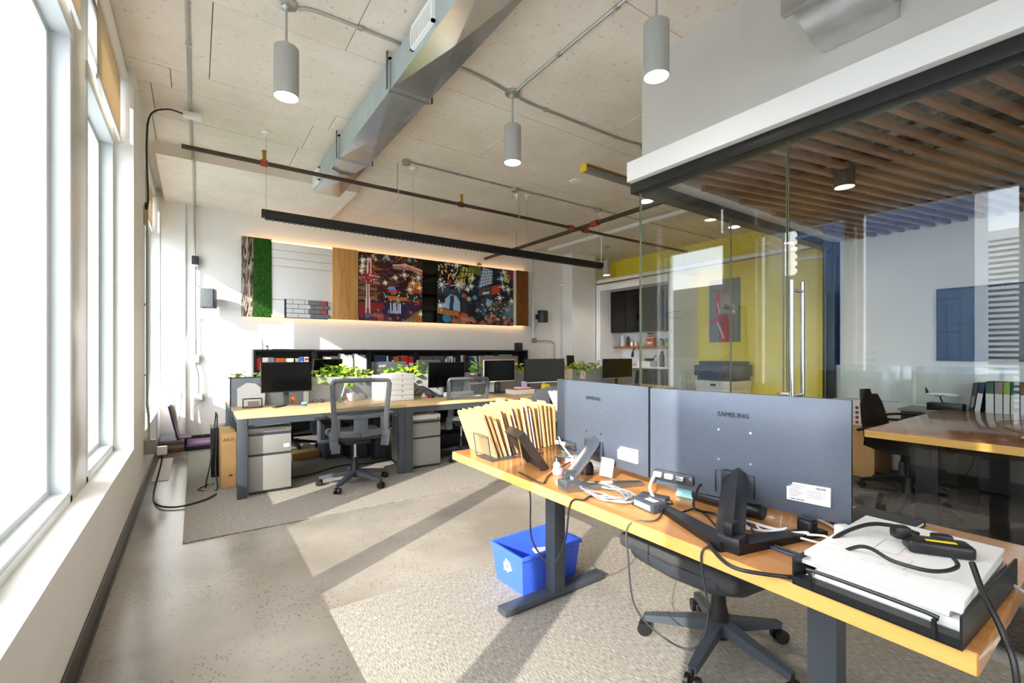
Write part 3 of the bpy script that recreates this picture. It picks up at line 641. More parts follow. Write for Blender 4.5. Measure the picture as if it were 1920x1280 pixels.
def city_a():
    A = painter(112, 112, hx('#33191a')); c = hx
    for k in range(420):
        x = R.uniform(0, 112); z = R.uniform(30, 112); col = c(R.choice(('#6d241f', '#8c2b25', '#2a2433', '#a3502a', '#4a1a1c', '#241c28', '#b6832f', '#3a4a66', '#7a3a2a')))
        seg(A, x, z, x+R.uniform(-12, 14), z+R.uniform(-6, 4), R.uniform(.5, 1.6), col, .8)
    poly(A, [(0, 0), (112, 0), (112, 26), (70, 36), (36, 34), (0, 30)], c('#37274f'), .85); poly(A, [(0, 6), (45, 22), (40, 30), (0, 30)], c('#a32a2c'), .8); poly(A, [(8, 0), (60, 0), (48, 12), (10, 10)], c('#7a3550'), .8)
    poly(A, [(76, 0), (112, 0), (112, 24), (92, 14)], c('#c98a4a')); 
    for k in range(7): seg(A, 80+k*5, 1, 92+k*3.2, 14+k*1.4, .7, c('#3a2018'))
    for r0 in range(5): poly(A, [(0, 34+r0*8), (30, 34+r0*8), (30, 39+r0*8), (0, 40+r0*8)], c(('#c9a27a', '#9c6a48')[r0 % 2]), .7); [seg(A, 2+k*4, 33+r0*8, 2+k*4, 40+r0*8, .6, c('#2b1a18')) for k in range(8)]
    seg(A, 58, 92, 78, 95, 2.4, c('#c7463a')); seg(A, 78, 95, 98, 91, 2.6, c('#c7463a')); seg(A, 98, 91, 112, 84, 2.6, c('#c7463a')); seg(A, 58, 95, 80, 98, 1, c('#efe3d0')); seg(A, 80, 98, 112, 90, 1, c('#efe3d0'))
    for k in range(14): seg(A, 60+k*3.7, 89-(k>8)*(k-8)*1.2, 62+k*3.7, 94-(k>8)*(k-8)*1.2, .6, c('#f2d8c0'))
    poly(A, [(50, 36), (84, 36), (84, 44), (48, 44)], c('#d9782e'), .9); poly(A, [(38, 44), (112, 40), (112, 47), (38, 48)], c('#241a22'), .9); poly(A, [(86, 62), (110, 58), (110, 70), (86, 68)], c('#e08a2c'), .9); poly(A, [(92, 52), (110, 50), (110, 58), (92, 60)], c('#d24a2a'), .9)
    for k in range(46): dot(A, R.uniform(40, 110), R.uniform(30, 50), R.uniform(.7, 1.6), c(R.choice(('#e8d9b8', '#5aa0d8', '#d8423a', '#f0b24a', '#7fc9d9'))))
    for k in range(5): x = 54+k*4; seg(A, x, 14, x+R.uniform(-1, 1), 30, 1.2, c('#cfe0f2'), .8)
    poly(A, [(48, 54), (64, 52), (60, 60), (50, 58)], c('#5aa6d8')); poly(A, [(50, 49), (66, 48), (64, 54), (50, 54)], c('#c94c60'))
    poly(A, [(11, 12), (19, 12), (18, 62), (12, 62)], c('#e8dcd2')); poly(A, [(13.4, 12), (16.6, 12), (16, 62), (14, 62)], c('#b03038')); poly(A, [(13, 74), (21, 74), (21, 102), (14, 104)], c('#ece2da')); poly(A, [(15.4, 76), (18.8, 76), (18.6, 100), (16, 100)], c('#b8323a'))
    for k in range(80): seg(A, R.uniform(0, 36), R.uniform(60, 78), R.uniform(0, 36), R.uniform(60, 78), .6, c(R.choice(('#d8d2cc', '#a0252a', '#3a2a3a', '#c94a44'))), .8)
    for k in range(14): dot(A, R.uniform(2, 100), R.uniform(92, 110), R.uniform(2, 4.2), c(R.choice(('#cfd6cc', '#9ab4b4', '#e8e0cc', '#5a6a9a'))), .75)
    for k in range(22): dot(A, R.uniform(4, 108), R.uniform(1, 18), R.uniform(1.5, 4), c(R.choice(('#d8643a', '#e0904a', '#4aa0b8', '#8a3a4a'))), .6)
    for p in ((6, 98, 7), (6, 88, 7), (4, 80, 6), (78, 80, 8), (104, 78, 10), (94, 68, 7), (88, 56, 7), (106, 60, 6), (62, 74, 5), (44, 64, 5), (108, 14, 6)): star(A, *p, c('#fdf6e4'))
    return A
def city_b():
    A = painter(130, 100, hx('#101a30')); c = hx
    for k in range(300):
        x = R.uniform(0, 130); z = R.uniform(0, 100); col = c(R.choice(('#0c1222', '#14305a', '#1d4a78', '#0a0d18', '#22304a', '#174058')))
        seg(A, x, z, x+R.uniform(-14, 14), z+R.uniform(-6, 6), R.uniform(.8, 2.4), col, .7)
    poly(A, [(0, 60), (46, 62), (52, 100), (0, 100)], c('#100f18'), .8)
    for k in range(50): x = R.uniform(1, 34); z = R.uniform(64, 96); seg(A, x, z, x, z+2, .9, c(R.choice(('#ffe6b0', '#f0b860', '#e8c8a0'))))
    poly(A, [(32, 66), (56, 70), (60, 94), (38, 96)], c('#c7c765')); [seg(A, 34+k*6, 66, 39+k*5.4, 96, .8, c('#1a1c14')) for k in range(5)]; seg(A, 34, 76, 58, 80, .8, c('#1a1c14')); seg(A, 36, 86, 59, 88, .8, c('#1a1c14')); poly(A, [(44, 68), (50, 68), (49, 82), (45, 82)], c('#14140e'))
    poly(A, [(52, 88), (74, 82), (70, 100), (50, 100)], c('#7a8a3a'), .8); poly(A, [(66, 62), (90, 72), (92, 94), (74, 100)], c('#6d86b8')); [seg(A, 68+k*1.4, 66+k*6, 91, 74+k*4.6, .7, c('#cfdaf0')) for k in range(5)]; [seg(A, 70+k*5, 64+k*2, 77+k*4, 99-k, .7, c('#dfe6f4')) for k in range(4)]
    poly(A, [(66, 48), (104, 56), (106, 72), (68, 62)], c('#5a4a5a')); poly(A, [(90, 53), (104, 56), (106, 72), (92, 68)], c('#d8482a')); poly(A, [(74, 52), (86, 55), (86, 58), (74, 56)], c('#efe8e0'));
    poly(A, [(70, 30), (120, 22), (126, 40), (72, 46)], c('#38404c')); poly(A, [(80, 34), (90, 33), (91, 44), (81, 45)], c('#9cc8dc'))
    for k in range(120): dot(A, R.uniform(72, 124), R.uniform(24, 42), R.uniform(.5, 1.2), c(R.choice(('#e8e4da', '#2a2a30', '#c0b8a8', '#8a3a34'))))
    poly(A, [(112, 78), (122, 76), (124, 92), (114, 92)], c('#bcc85a')); poly(A, [(118, 84), (130, 80), (130, 100), (120, 98)], c('#a83a4a'), .7)
    # seated people as simple shapes
    poly(A, [(0, 16), (30, 14), (42, 62), (0, 62)], c('#1f6f9c'), .45)
    poly(A, [(6, 26), (36, 20), (36, 36), (30, 46), (20, 48), (12, 40)], c('#a9c4dc')); poly(A, [(19, 22), (25, 22), (26, 46), (20, 46)], c('#1f3a66')); dot(A, 23, 54, 4.2, c('#6a4436')); poly(A, [(18, 56), (28, 57), (27, 62), (20, 62)], c('#120e10'))
    dot(A, 8, 50, 4.5, c('#5a3428')); poly(A, [(0, 30), (12, 34), (12, 46), (0, 48)], c('#141a2a')); poly(A, [(36, 20), (48, 22), (48, 40), (40, 44)], c('#20304e')); dot(A, 42, 47, 4, c('#a8604a'))
    poly(A, [(0, 16), (34, 12), (34, 20), (0, 24)], c('#c9762a')); poly(A, [(48, 10), (62, 10), (62, 34), (50, 34)], c('#15141a'))
    for k in range(40): dot(A, R.uniform(62, 120), R.uniform(8, 30), R.uniform(1, 3), c(R.choice(('#d8ccc0', '#7a3a2a', '#e0a030', '#3a8a9a', '#b8a08a'))), .8)
    dot(A, 40, 10, 12, c('#e0642a'), .95, True); dot(A, 42, 12, 7, c('#f08a3a'), .8, True); dot(A, 14, 8, 7, c('#4aa8d0'), .8)
    for k in range(34): dot(A, R.uniform(20, 128), R.uniform(0, 14), R.uniform(2, 4.6), c(R.choice(('#e0704a', '#e8907a', '#3ab0b0', '#d88a5a', '#c84a3a'))), .65)
    dot(A, 50, 42, 4, c('#e0d890'), .8); dot(A, 60, 45, 4, c('#6ab8d8'), .8); poly(A, [(110, 16), (130, 12), (130, 44), (120, 36)], c('#8fb8cc'), .6); dot(A, 18, 66, 6, c('#c82a4a'), .8, True); dot(A, 38, 64, 9, c('#e8e0b0'), .8, True)
    for p in ((6, 62, 11), (32, 64, 12), (54, 64, 6), (48, 58, 5), (30, 96, 7), (104, 48, 8), (110, 68, 7), (120, 64, 8), (108, 82, 8), (112, 94, 7), (126, 44, 6), (56, 78, 5), (4, 28, 9)): star(A, *p, c('#f4fbff'))
    return A
def pic(x0, x1, z0, z1, A, nm):
    b = B(x0, x1, FY-.022, FY+.02, z0, z1).build(nm, 'black', t)
    canvas(A, basis((x0, FY-.0225, z0), (1, 0, 0), (0, 0, 1)), x1-x0, z1-z0, b)
pic(2.198, 3.318, 1.785, 2.915, city_a(), 'painted_board')
mat('dark_mirror', '#3a3c38', .05, .9)
B(3.325, 3.60, FY-.016, FY+.02, 1.79, 2.915).build('smoked_mirror', 'dark_mirror', t)
pic(3.607, 5.29, 1.79, 2.915, city_b(), 'painted_board')
B(5.295, 5.365, FY-.02, FY+.02, 1.8, 2.915).build('pale_batten', 'cream', t)
for k in range(3): B(5.37+k*.1, 5.468+k*.1, FY-.03, FY+.02, 1.8, 2.93, .002).build('walnut_stave', 'butcher', t)
# speakers
def speaker(name, label, c, size, rz, m, mesh, wall=True, cable=True):
    t = thing(name, label, 'speaker', c, rz); w, d, h = size
    MB().box(-w/2, w/2, -d/2, d/2, -h/2, h/2, .008).build('cabinet', m, t); B(-w/2+.008, w/2-.008, -d/2-.008, -d/2+.002, -h/2+.008, h/2-.008, .003).build('grille', mesh, t)
    if wall: MB().cyl((0, d/2-.01, 0), (.02, d/2+.09, 0), .014, n=10).box(-.03, .05, d/2+.075, d/2+.09, -.05, .05).build('bracket', m, t)
    if cable: MB().tube([(0, d/2, -h/2+.03), (-.02, d/2+.05, -h/2-.02), (-.1, d/2+.07, -h/2-.12), (-.16, d/2+.075, -h/2-.18)], .003, 6, 5).build('wire', 'cable_grey', t)
    return t
mat('spk_grey', '#55585b', .7, noise=(60, .2))
speaker('wall_speaker', 'small grey wall speaker near the window corner', (.15, YB-.2, 1.99), (.16, .17, .26), -.25, 'charcoal', 'spk_grey')
speaker('wall_speaker', 'small black wall speaker to the right of the feature panel', (6.0, YB-.18, 2.01), (.19, .14, .25), .35, 'black', 'charcoal')
# ================================================================== BOOKCASES AND BOOKS
bx = [.674, 1.484, 2.317, 3.124, 3.941, 4.738, 5.52]; BY = 7.36; BT = 1.30
ordn = ['first (leftmost)', 'second', 'third', 'fourth', 'fifth', 'sixth (rightmost)']
for i in range(6):
    a, b = bx[i]+.002, bx[i+1]-.002
    t = thing('bookcase', 'black open bookcase along the back wall, %s from the window' % ordn[i], 'bookcase', group='black bookcases')
    for x0, x1 in ((a, a+.03), (b-.03, b)): B(x0, x1, BY, BY+.255, 0.009, BT-.03).build('side_panel', 'black', t)
    B(a, b, BY-.004, BY+.255, BT-.03, BT, .002).build('top_panel', 'black', t); B(a+.03, b-.03, BY+.245, BY+.255, 0.03, BT-.03).build('back_panel', 'black', t)
    for z in (.06, .36, .64, .925): B(a+.03, b-.03, BY+.005, BY+.245, z-.02, z).build('shelf', 'black', t)
def book(x0, x1, h, m, label, name='book', cat='book', z=.926, d=.2, lean=0, spine=None, g='books on the black shelves'):
    """spine turned to the room"""
    w = x1-x0-.001
    t = thing(name, label, cat, ((x0+x1)/2, BY+.03, z), 0, g)
    B(-w/2, w/2, 0, d, 0, h, min(.003, w/5), seg=1).build('cover', m, t)
    if w > .012: B(-w/2+.003, w/2-.003, .004, d-.004, h-.004, h+.001).build('page_block', 'paper2', t)
    if spine: B(-w/2+.004, w/2-.004, -.0012, .001, h*spine[0], h*spine[1]).build('spine_label', spine[2], t)
    t.rotation_euler = (0, lean, 0); return t
book(.71, .775, .27, 'charcoal', 'black binder with a red spine label at the left end of the shelves', 'binder', 'binder', spine=(.3, .9, 'red'))
book(.79, .865, .255, 'paper2', 'white box file next to the black red-label binder', 'box_file', 'box', spine=(.05, .3, 'red'))
book(.868, .945, .255, 'grey_book', 'pale grey box file left of the orange box', 'box_file', 'box')
book(.955, 1.08, .245, 'orange', 'bright orange box file on the first bookcase', 'box_file', 'box', spine=(.3, .5, 'white_print'))
book(1.09, 1.20, .24, 'cream', 'pale box file right of the orange box', 'box_file', 'box', spine=(.55, .75, 'teal'))
book(1.225, 1.275, .24, 'taupe', 'thin taupe file right of the pale box file', 'box_file', 'box')
book(1.285, 1.335, .26, 'blue', 'blue and white folder box with a red tab', 'box_file', 'box', spine=(.2, .75, 'white_print'))
book(1.345, 1.41, .26, 'teal', 'pale aqua folder box with a red tab on the first bookcase', 'box_file', 'box', spine=(.8, .95, 'red'))
t = thing('projector', 'silver grey box device resting on blue packs', 'device', (1.725, BY+.12, 1.125)); B(-.115, .115, -.09, .09, 0, .07, .01).build('case', 'alu', t); B(-.08, .0, -.092, -.088, .03, .05).build('badge', 'white_print', t)
for k, x in enumerate((1.645, 1.735, 1.80)): book(x-.035, x+.035, .195, 'blue', ('left', 'middle', 'right')[k] + ' of three blue packs under the silver device', 'blue_pack', 'box')
for k, (x0, x1) in enumerate(((1.885, 2.06), (2.095, 2.275))):
    t = thing('magazine_holder', ('left' , 'right')[k] + ' white slanted magazine holder in the second bookcase', 'file holder', (0, 0, 0), 0, 'white magazine holders')
    MB().prism([(x0, .926), (x1, .926), (x1, 1.16), (x0, 1.235)], BY+.03, BY+.22, 'y').build('holder_body', 'paper2', t)
    for q in range(5): B(x0+.03+q*.03, x0+.05+q*.03, BY+.05, BY+.2, 1.15, 1.235 - q*.006).build('magazine', ('paper', 'charcoal', 'grey_book', 'cream', 'teal')[q], t)
    t.location = (0, 0, 0)
for k in range(7): book(2.392+k*.0315, 2.392+(k+1)*.0315, .275, 'navy', 'dark blue volume %s in the matching blue set' % ('first', 'second', 'third', 'fourth', 'fifth', 'sixth', 'seventh')[k], spine=(.6, .64, 'white_print'))
for x0, x1, h, m, lab in ((2.613, 2.638, .27, 'paper', 'white book right after the dark blue set'), (2.64, 2.67, .22, 'navy', 'short navy book beside the white book in the third bookcase'), (2.672, 2.70, .25, 'black', 'black book in the third bookcase'), (2.704, 2.735, .20, 'cream', 'short cream book in the third bookcase'),
                          (2.737, 2.77, .245, 'copper', 'copper brown book in the third bookcase'), (2.772, 2.81, .26, 'orange', 'orange brown book in the third bookcase'), (2.812, 2.86, .23, 'dark_green', 'dark green book left of the red binders')):
    book(x0, x1, h, m, lab)
book(2.868, 2.985, .27, 'red', 'taller red binder in the third bookcase', 'binder', 'binder', spine=(.15, .45, 'white_print')); book(2.998, 3.082, .25, 'red', 'shorter red binder at the right end of the third bookcase', 'binder', 'binder', spine=(.4, .6, 'white_print'))
for x0, x1, lab in ((3.19, 3.432, 'left of two large grey archive boxes'), (3.445, 3.672, 'right of two large grey archive boxes')):
    t = thing('archive_box', lab, 'box', ((x0+x1)/2, BY+.03, .926)); w = x1-x0-.008; B(-w/2, w/2, 0, .2, 0, .2, .004).build('carton', 'spk_grey', t); B(-w/2-.003, w/2+.003, -.003, .203, .19, .265, .004).build('lid', 'spk_grey', t)
cols = ['paper2', 'grey_book', 'teal', 'charcoal', 'paper', 'brown', 'lilac', 'black', 'cream', 'dark_green']
x = 3.69
for k in range(9):
    w = (.022, .03, .026, .02, .032, .024, .028, .022, .026)[k]; book(x, x+w, (.22, .25, .24, .21, .26, .245, .23, .25, .27)[k], cols[k], 'book in the mixed row right of the archive boxes, %s one' % ('first', 'second', 'third', 'fourth', 'fifth', 'sixth', 'seventh', 'eighth', 'ninth')[k], lean=.05); x += w+.001
for x0, x1, h, m, lab in ((4.0, 4.05, .275, 'paper', 'white book at the left end of the fifth bookcase'), (4.053, 4.095, .27, 'brown', 'brown spined book in the fifth bookcase'), (4.097, 4.14, .275, 'black', 'black tall book in the fifth bookcase'), (4.143, 4.185, .24, 'navy', 'navy book in the fifth bookcase'),
                          (4.19, 4.235, .25, 'dark_green', 'first dark green book in the fifth bookcase'), (4.238, 4.28, .235, 'dark_green', 'second dark green book in the fifth bookcase')):
    book(x0, x1, h, m, lab)
for k, (x, m) in enumerate(((4.33, 'paper'), (4.375, 'dark_green'), (4.42, 'paper2'))): book(x, x+.035, .26, m, ('first', 'second', 'third')[k] + ' leaning green and white book in the fifth bookcase', lean=-.14)
for k in range(6): book(4.52+k*.031, 4.52+(k+1)*.031, .275, 'blue' if k < 5 else 'pink', '%s blue white topped journal along the blue row of the fifth bookcase' % ('first', 'second', 'third', 'fourth', 'fifth')[min(k, 4)] if k < 5 else 'pink journal ending the blue row', spine=(.75, .95, 'white_print'))
t = thing('archive_box', 'grey flat box with papers on top in the sixth bookcase', 'box', (5.0, BY+.03, .926)); B(-.17, .17, 0, .2, 0, .27, .004).build('carton', 'spk_grey', t); B(-.15, .15, .02, .18, .27, .285).build('paper_stack', 'teal', t)
speaker('desktop_speaker', 'small black speaker standing on the right end of the bookcases', (5.36, BY+.11, BT+.075), (.12, .12, .15), .15, 'black', 'charcoal', wall=False, cable=False)
t = thing('paper_pad', 'flat dark tray on top of the first bookcase', 'tray'); B(.93, 1.24, BY+.03, BY+.2, BT, BT+.008, .002).build('plate', 'grey_book', t); B(.94, 1.23, BY+.04, BY+.19, BT+.008, BT+.012).build('sheet', 'paper2', t)
t = thing('spray_bottle', 'white bottle with a dark cap on the first bookcase', 'bottle', (.78, BY+.12, BT)); MB().lathe([(0, 0), (.03, 0), (.032, .01), (.032, .09), (.026, .11), (.024, .12), (0, .12)]).build('bottle_body', 'white_plastic', t); MB().cyl((0, 0, .12), (0, 0, .15), .02).build('cap', 'white_plastic', t)
t = thing('small_jar', 'tiny jar with brown lid beside the white bottle', 'jar', (.85, BY+.07, BT)); MB().cyl((0, 0, 0), (0, 0, .04), .022).build('jar_body', 'white_plastic', t); MB().cyl((0, 0, .04), (0, 0, .058), .022).build('lid', 'brown', t)

# ================================================================== FAR DESKS
mods = [(.29, 1.79), (1.79, 3.29), (3.29, 4.79), (4.79, 6.29)]
DT = .72
def desk(x0, x1, y0, y1, label):
    t = thing('office_desk', label, 'desk', ((x0+x1)/2, (y0+y1)/2, .009), 0, 'oak topped desks in the far bank'); w = (x1-x0)/2-.001; d = (y1-y0)/2-.001; z = DT-.009
    B(-w, w, -d, d, z-.03, z, .002).build('desktop', 'oak', t)
    for sx in (-1, 1):
        for sy in (-1, 1): B(sx*w, sx*(w-.075), sy*d, sy*(d-.05), 0, z-.03, .002).build('leg', 'steel_grey', t)
        B(sx*(w-.01), sx*(w-.06), -d+.05, d-.05, z-.09, z-.03).build('side_rail', 'steel_grey', t)
    for sy in (-1, 1): B(-w+.075, w-.075, sy*(d-.005), sy*(d-.04), z-.09, z-.03).build('front_rail', 'steel_grey', t)
    return t
ord4 = ['nearest the windows', 'second from the windows', 'third from the windows', 'farthest from the windows']
for i, (a, b) in enumerate(mods):
    desk(a, b, 4.485, 5.295, 'oak topped desk in the near row, ' + ord4[i]); desk(a, b, 5.505, 6.3, 'oak topped desk in the far row, ' + ord4[i])
# felt planters between the two rows
leafm = None
def leaf_mesh():
    mb = MB(); prof = [(0, 0), (.35, .25), (.5, .5), (.42, .75), (0, 1.15)]
    vs = [(0, 0, 0)]; L = []
    for w, l in prof[1:-1]: L.append((w, l))
    pts = [Vector((0, 0, 0))] + [Vector((w*.8, l, .10*math.sin(l*2.5)-.0)) for w, l in L] + [Vector((0, 1.15, -.12))] + [Vector((-w*.8, l, .10*math.sin(l*2.5))) for w, l in reversed(L)]
    mid = [Vector((0, l, -.06+.04*math.sin(l*2.5))) for w, l in L]
    n = len(L)
    allv = pts + mid; f = []
    # right half
    r = [0] + list(range(1, n+1)) + [n+1]; m = [0] + [len(pts)+k for k in range(n)] + [n+1]; l = [0] + list(range(2*n+1, n+1, -1)) + [n+1]
    for k in range(n+1):
        for s, rev in ((r, 0), (l, 1)):
            q = [m[k], s[k], s[k+1], m[k+1]]; q2 = []
            for e in q:
                if e not in q2: q2.append(e)
            if len(q2) > 2: f.append(q2[::-1] if rev else q2)
    mb._add(allv, f); return mb
LEAF = {}
def add_leaf(parent, m, p, s, rot):
    if m not in LEAF: o = leaf_mesh().build('leaf', m, parent, ang=80); LEAF[m] = o.data
    else: o = bpy.data.objects.new('leaf', LEAF[m]); COL.objects.link(o); o.parent = parent
    o.location = p; o.scale = (s, s, s); o.rotation_euler = rot
def planter(x0, x1, label, patches):
    t = thing('felt_planter', label, 'planter', ((x0+x1)/2, 5.4, .70), 0, 'felt planters between the desk rows'); w = (x1-x0)/2-.004; z1 = .285
    for s in (-1, 1): B(-w, w, s*.098, s*.082, -.1, z1, .003).build('felt_side', 'felt', t); B(s*w, s*(w-.016), -.082, .082, -.1, z1, .003).build('felt_end', 'felt', t)
    B(-w+.016, w-.016, -.082, .082, 0, z1-.035).build('soil', 'soil', t)
    for k, (a, b, m, n, hh, plab) in enumerate(patches):
        p = thing('potted_plant', plab, 'plant', ((a+b)/2, 5.4, .70+z1-.035), 0, 'pothos plants in the felt planters')
        st = MB(); ww = (b-a)/2
        for q in range(int(n*1.7)):
            x = random.uniform(-ww, ww); y = random.uniform(-.09, .09); z = random.uniform(.03, hh)*(1-.4*abs(x/ww)**3)
            if random.random() < .15: y = -.11; z = random.uniform(-.06, .05)
            add_leaf(p, random.choice(m), (x, y, z), random.uniform(.05, .085), (random.uniform(-.9, .5), random.uniform(-.6, .6), random.uniform(0, 6.28)))
            if q % 4 == 0: st.cyl((x*.9, min(max(y, -.07), .07), -.01), (x, y, z), .0025, n=5)
        st.build('stems', 'green', p)
planter(.30, 1.785, 'grey felt planter box nearest the windows', [(.33, .55, ['leaf2'], 14, .10, 'small yellow green plant left of the leftmost far monitor'), (.98, 1.72, ['leaf', 'leaf2', 'leaf2'], 95, .15, 'dense bright green pothos right of the leftmost far monitor')])
planter(1.795, 3.285, 'grey felt planter box behind the white drawer tower', [(1.86, 2.76, ['leaf', 'leaf2', 'leaf'], 80, .15, 'pale green pothos behind the white drawer tower'), (3.05, 3.26, ['leaf'], 12, .18, 'small green plant beside the desk lamp')])
planter(3.295, 4.785, 'grey felt planter box behind the two middle monitors', [(3.52, 3.98, ['leaf3', 'leaf3', 'leaf2'], 34, .16, 'yellow leaved plant between the two middle far monitors'), (4.45, 4.77, ['leaf2', 'leaf3', 'leaf'], 34, .15, 'yellow green plant right of the grey faced monitor')])
planter(4.795, 6.285, 'grey felt planter box at the kitchen end', [(4.81, 5.95, ['leaf2', 'leaf3', 'leaf'], 90, .15, 'long yellow green pothos in front of the kitchen')])
t = thing('felt_screen', 'grey blue felt end screen with papers at the window end', 'screen', (.42, 5.28, .72)); B(-.13, .16, -.012, .012, .0, .285, .003).build('felt_pad', 'felt_end', t)
for q in ((-.14, -.13, -.0, .29), (-.14, .165, .28, .29)): B(q[0], q[1], -.014, .014, q[2], q[3]).build('edge_trim', 'charcoal', t)
tag(MB().prism([(.34, .722), (.58, .722), (.585, .86), (.50, .945), (.42, .955), (.34, .90)], 5.235, 5.242, 'y').build('curled_drawing', 'paper'), 'large curled white drawing leaning on the felt end screen', 'paper')
t = thing('letter_holder', 'small black wire letter holder at the desk end', 'file holder', (.46, 5.1, .72))
for y in (-.03, .03): MB().tube([(-.08, y, .003), (-.08, y, .075), (-.07, y, .085), (.07, y, .085), (.08, y, .075), (.08, y, .003)], .003, 6, 2).build('wire_loop', 'cable_black', t)
MB().box(-.085, .085, -.045, .045, 0, .006).build('base', 'cable_black', t); B(-.04, .06, -.01, .005, .006, .06).build('card_stack', 'taupe', t)

# ------------------------------------------------------------------ monitors
def monitor(label, x, y, zb, w, h, rz, tilt=0, base='charcoal', chin=0, face='screen', shell='bezel', foot='plate'):
    t = thing('computer_monitor', label, 'monitor', (x, y, DT), rz, 'monitors on the far desks'); z0 = zb-DT
    R = Matrix.Translation((0, 0, z0)) @ Matrix.Rotation(tilt, 4, 'X')
    MB().box(-w/2, w/2, 0, .022, 0, h, .003, R).box(-w*.3, w*.3, .022, .05, h*.2, h*.75, .01, R).build('housing', shell, t)
    MB().box(-w/2+.007, w/2-.007, -.002, .004, .012+chin, h-.007, 0, R).build('screen_glass', face, t)
    if chin: MB().box(-w/2, w/2, -.004, .004, 0, chin, .002, R).build('chin_bar', 'white_plastic' if chin > .014 else 'alu', t)
    MB().beam((0, .04, 0.01), (0, .045, z0+h*.4), .05, .018, .003, up=(0, 1, 0)).build('neck', base, t)
    if foot == 'plate': MB().box(-.11, .11, -.06, .13, 0, .01, .004).build('foot', base, t)
    else: MB().beam((0, .05, .008), (-.15, -.09, .008), .035, .014).beam((0, .05, .008), (.15, -.09, .008), .035, .014).build('foot', base, t)
    return t
monitor('black computer monitor at the window end of the far desks', .757, 5.02, .862, .47, .30, .12, -.05, foot='vee')
monitor('black monitor behind the white drawer tower, left of the desk lamp', 2.53, 5.02, .833, .50, .305, .05, 0, foot='plate')
monitor('black monitor with a pale left edge right of the desk lamp', 3.30, 5.02, .872, .505, .288, .04, 0, shell='paper2')
mat('screen_grey', '#3b3e3f', .2)
monitor('grey faced monitor with a white stand in the far bank', 4.07, 5.02, .83, .72, .335, .0, 0, 'white_plastic', .016, 'screen_grey', 'bezel')
monitor('black monitor in front of the kitchen', 5.57, 5.02, .845, .64, .31, -.05, 0, chin=.01)
monitor('dark monitor turned away on the far row behind the bright pothos', 1.31, 5.8, .90, .34, .28, .1, .2)
def back_monitor(label, x, w, zt, m, letter=None):
    t = thing('computer_monitor', label, 'monitor', (x, 5.74, DT), 0, 'monitors on the far desks')
    B(-w/2, w/2, 0, .03, zt-DT-.33, zt-DT, .004).build('housing', m, t); B(-w/2+.01, w/2-.01, .028, .034, zt-DT-.32, zt-DT-.01).build('screen_glass', 'screen', t)
    B(-.03, .03, -.03, .0, .005, zt-DT-.1, .004).build('neck', m, t); B(-.1, .1, -.1, .08, 0, .01, .003).build('foot', m, t)
    if letter: text(letter, .055, basis((-w*.22, -.001, zt-DT-.05), (1, 0, 0), (0, 0, 1)), 'white_print', t)
back_monitor('grey monitor back with a white acer badge behind the pale pothos', 2.07, .45, 1.138, 'spk_grey', 'acer')
back_monitor('silver monitor back in front of the grey archive boxes', 2.62, .34, 1.154, 'alu')
back_monitor('taupe monitor back in front of the fifth bookcase', 3.77, .68, 1.20, 'taupe')
# ------------------------------------------------------------------ small things on the far desks
t = thing('drawer_tower', 'white tower of five flat drawers on the far desks', 'drawers', (1.885, 4.98, DT)); 
B(-.14, .14, -.13, .15, 0, .30, .003).build('carcass', 'white_plastic', t)
for k in range(5):
    d_ = B(-.136, .136, -.142, -.125, .006+k*.0585, .06+k*.0585, .003).build('drawer', 'paper2', t); MB().cyl((0, -.148, .048+k*.0585), (0, -.13, .048+k*.0585), .008, n=10).build('finger_notch', 'grey_book', d_)
tag(MB().box(1.66, 1.74, 5.0, 5.2, DT, 1.0, .004).build('white_carton', 'paper'), 'tall white carton left of the drawer tower', 'box')
t = thing('mug', 'white mug with a dark pattern seen through the chair mesh', 'mug', (1.40, 5.12, DT)); MB().lathe([(0, 0), (.036, 0), (.04, .01), (.04, .09), (.036, .09), (.034, .012), (0, .012)]).build('mug_body', 'white_plastic', t); MB().tube([(.038, 0, .07), (.065, 0, .068), (.066, 0, .03), (.038, 0, .022)], .005, 6, 4).build('handle', 'white_plastic', t)
t = thing('marker_pen', 'white and green marker leaning on the mug', 'pen'); MB().cyl((1.28, 5.08, DT), (1.36, 5.16, DT+.2), .008, n=8).build('barrel', 'white_plastic', t); MB().cyl((1.262, 5.062, DT), (1.29, 5.09, DT+.06), .0095, n=8).build('cap', 'green', t)
t = thing('marker_pen', 'short red marker lying by the mug', 'pen'); MB().cyl((1.33, 5.05, DT+.01), (1.36, 5.12, DT+.05), .0095, n=8).build('barrel', 'red', t); MB().cyl((1.325, 5.038, DT+.003), (1.33, 5.05, DT+.01), .0075, n=8).build('tip', 'white_plastic', t)
t = thing('toy_figure', 'small orange toy figure under the window end monitor', 'toy', (.82, 5.1, DT)); MB().lathe([(0, 0), (.02, 0), (.022, .03), (.012, .045), (0, .045)]).build('body', 'copper', t); MB().lathe([(0, .04), (.018, .048), (.026, .068), (.018, .088), (0, .094)]).build('head', 'orange', t)
tag(MB().obox((.93, 5.1, DT+.012), (.05, .03, .024), .3, bev=.004).build('eraser_block', 'teal'), 'small teal block on the oak desk', 'block')
t = thing('glasses', 'black folded spectacles on the oak desk', 'glasses', (1.08, 5.16, DT))
for s in (-1, 1): MB().tube([(s*.035+.025*math.cos(a*.785), 0, .02+.018*math.sin(a*.785)) for a in range(9)], .003, 6, 2).build('lens_rim', 'cable_black', t); MB().tube([(s*.06, 0, .02), (s*.062, .05, .015), (s*.05, .1, .003)], .003, 6, 3).build('temple', 'cable_black', t)
tag(MB().box(.95, 1.0, 5.26, 5.275, DT, .84).build('pinned_card', 'paper'), 'white card pinned on the felt planter beside the monitor', 'paper')
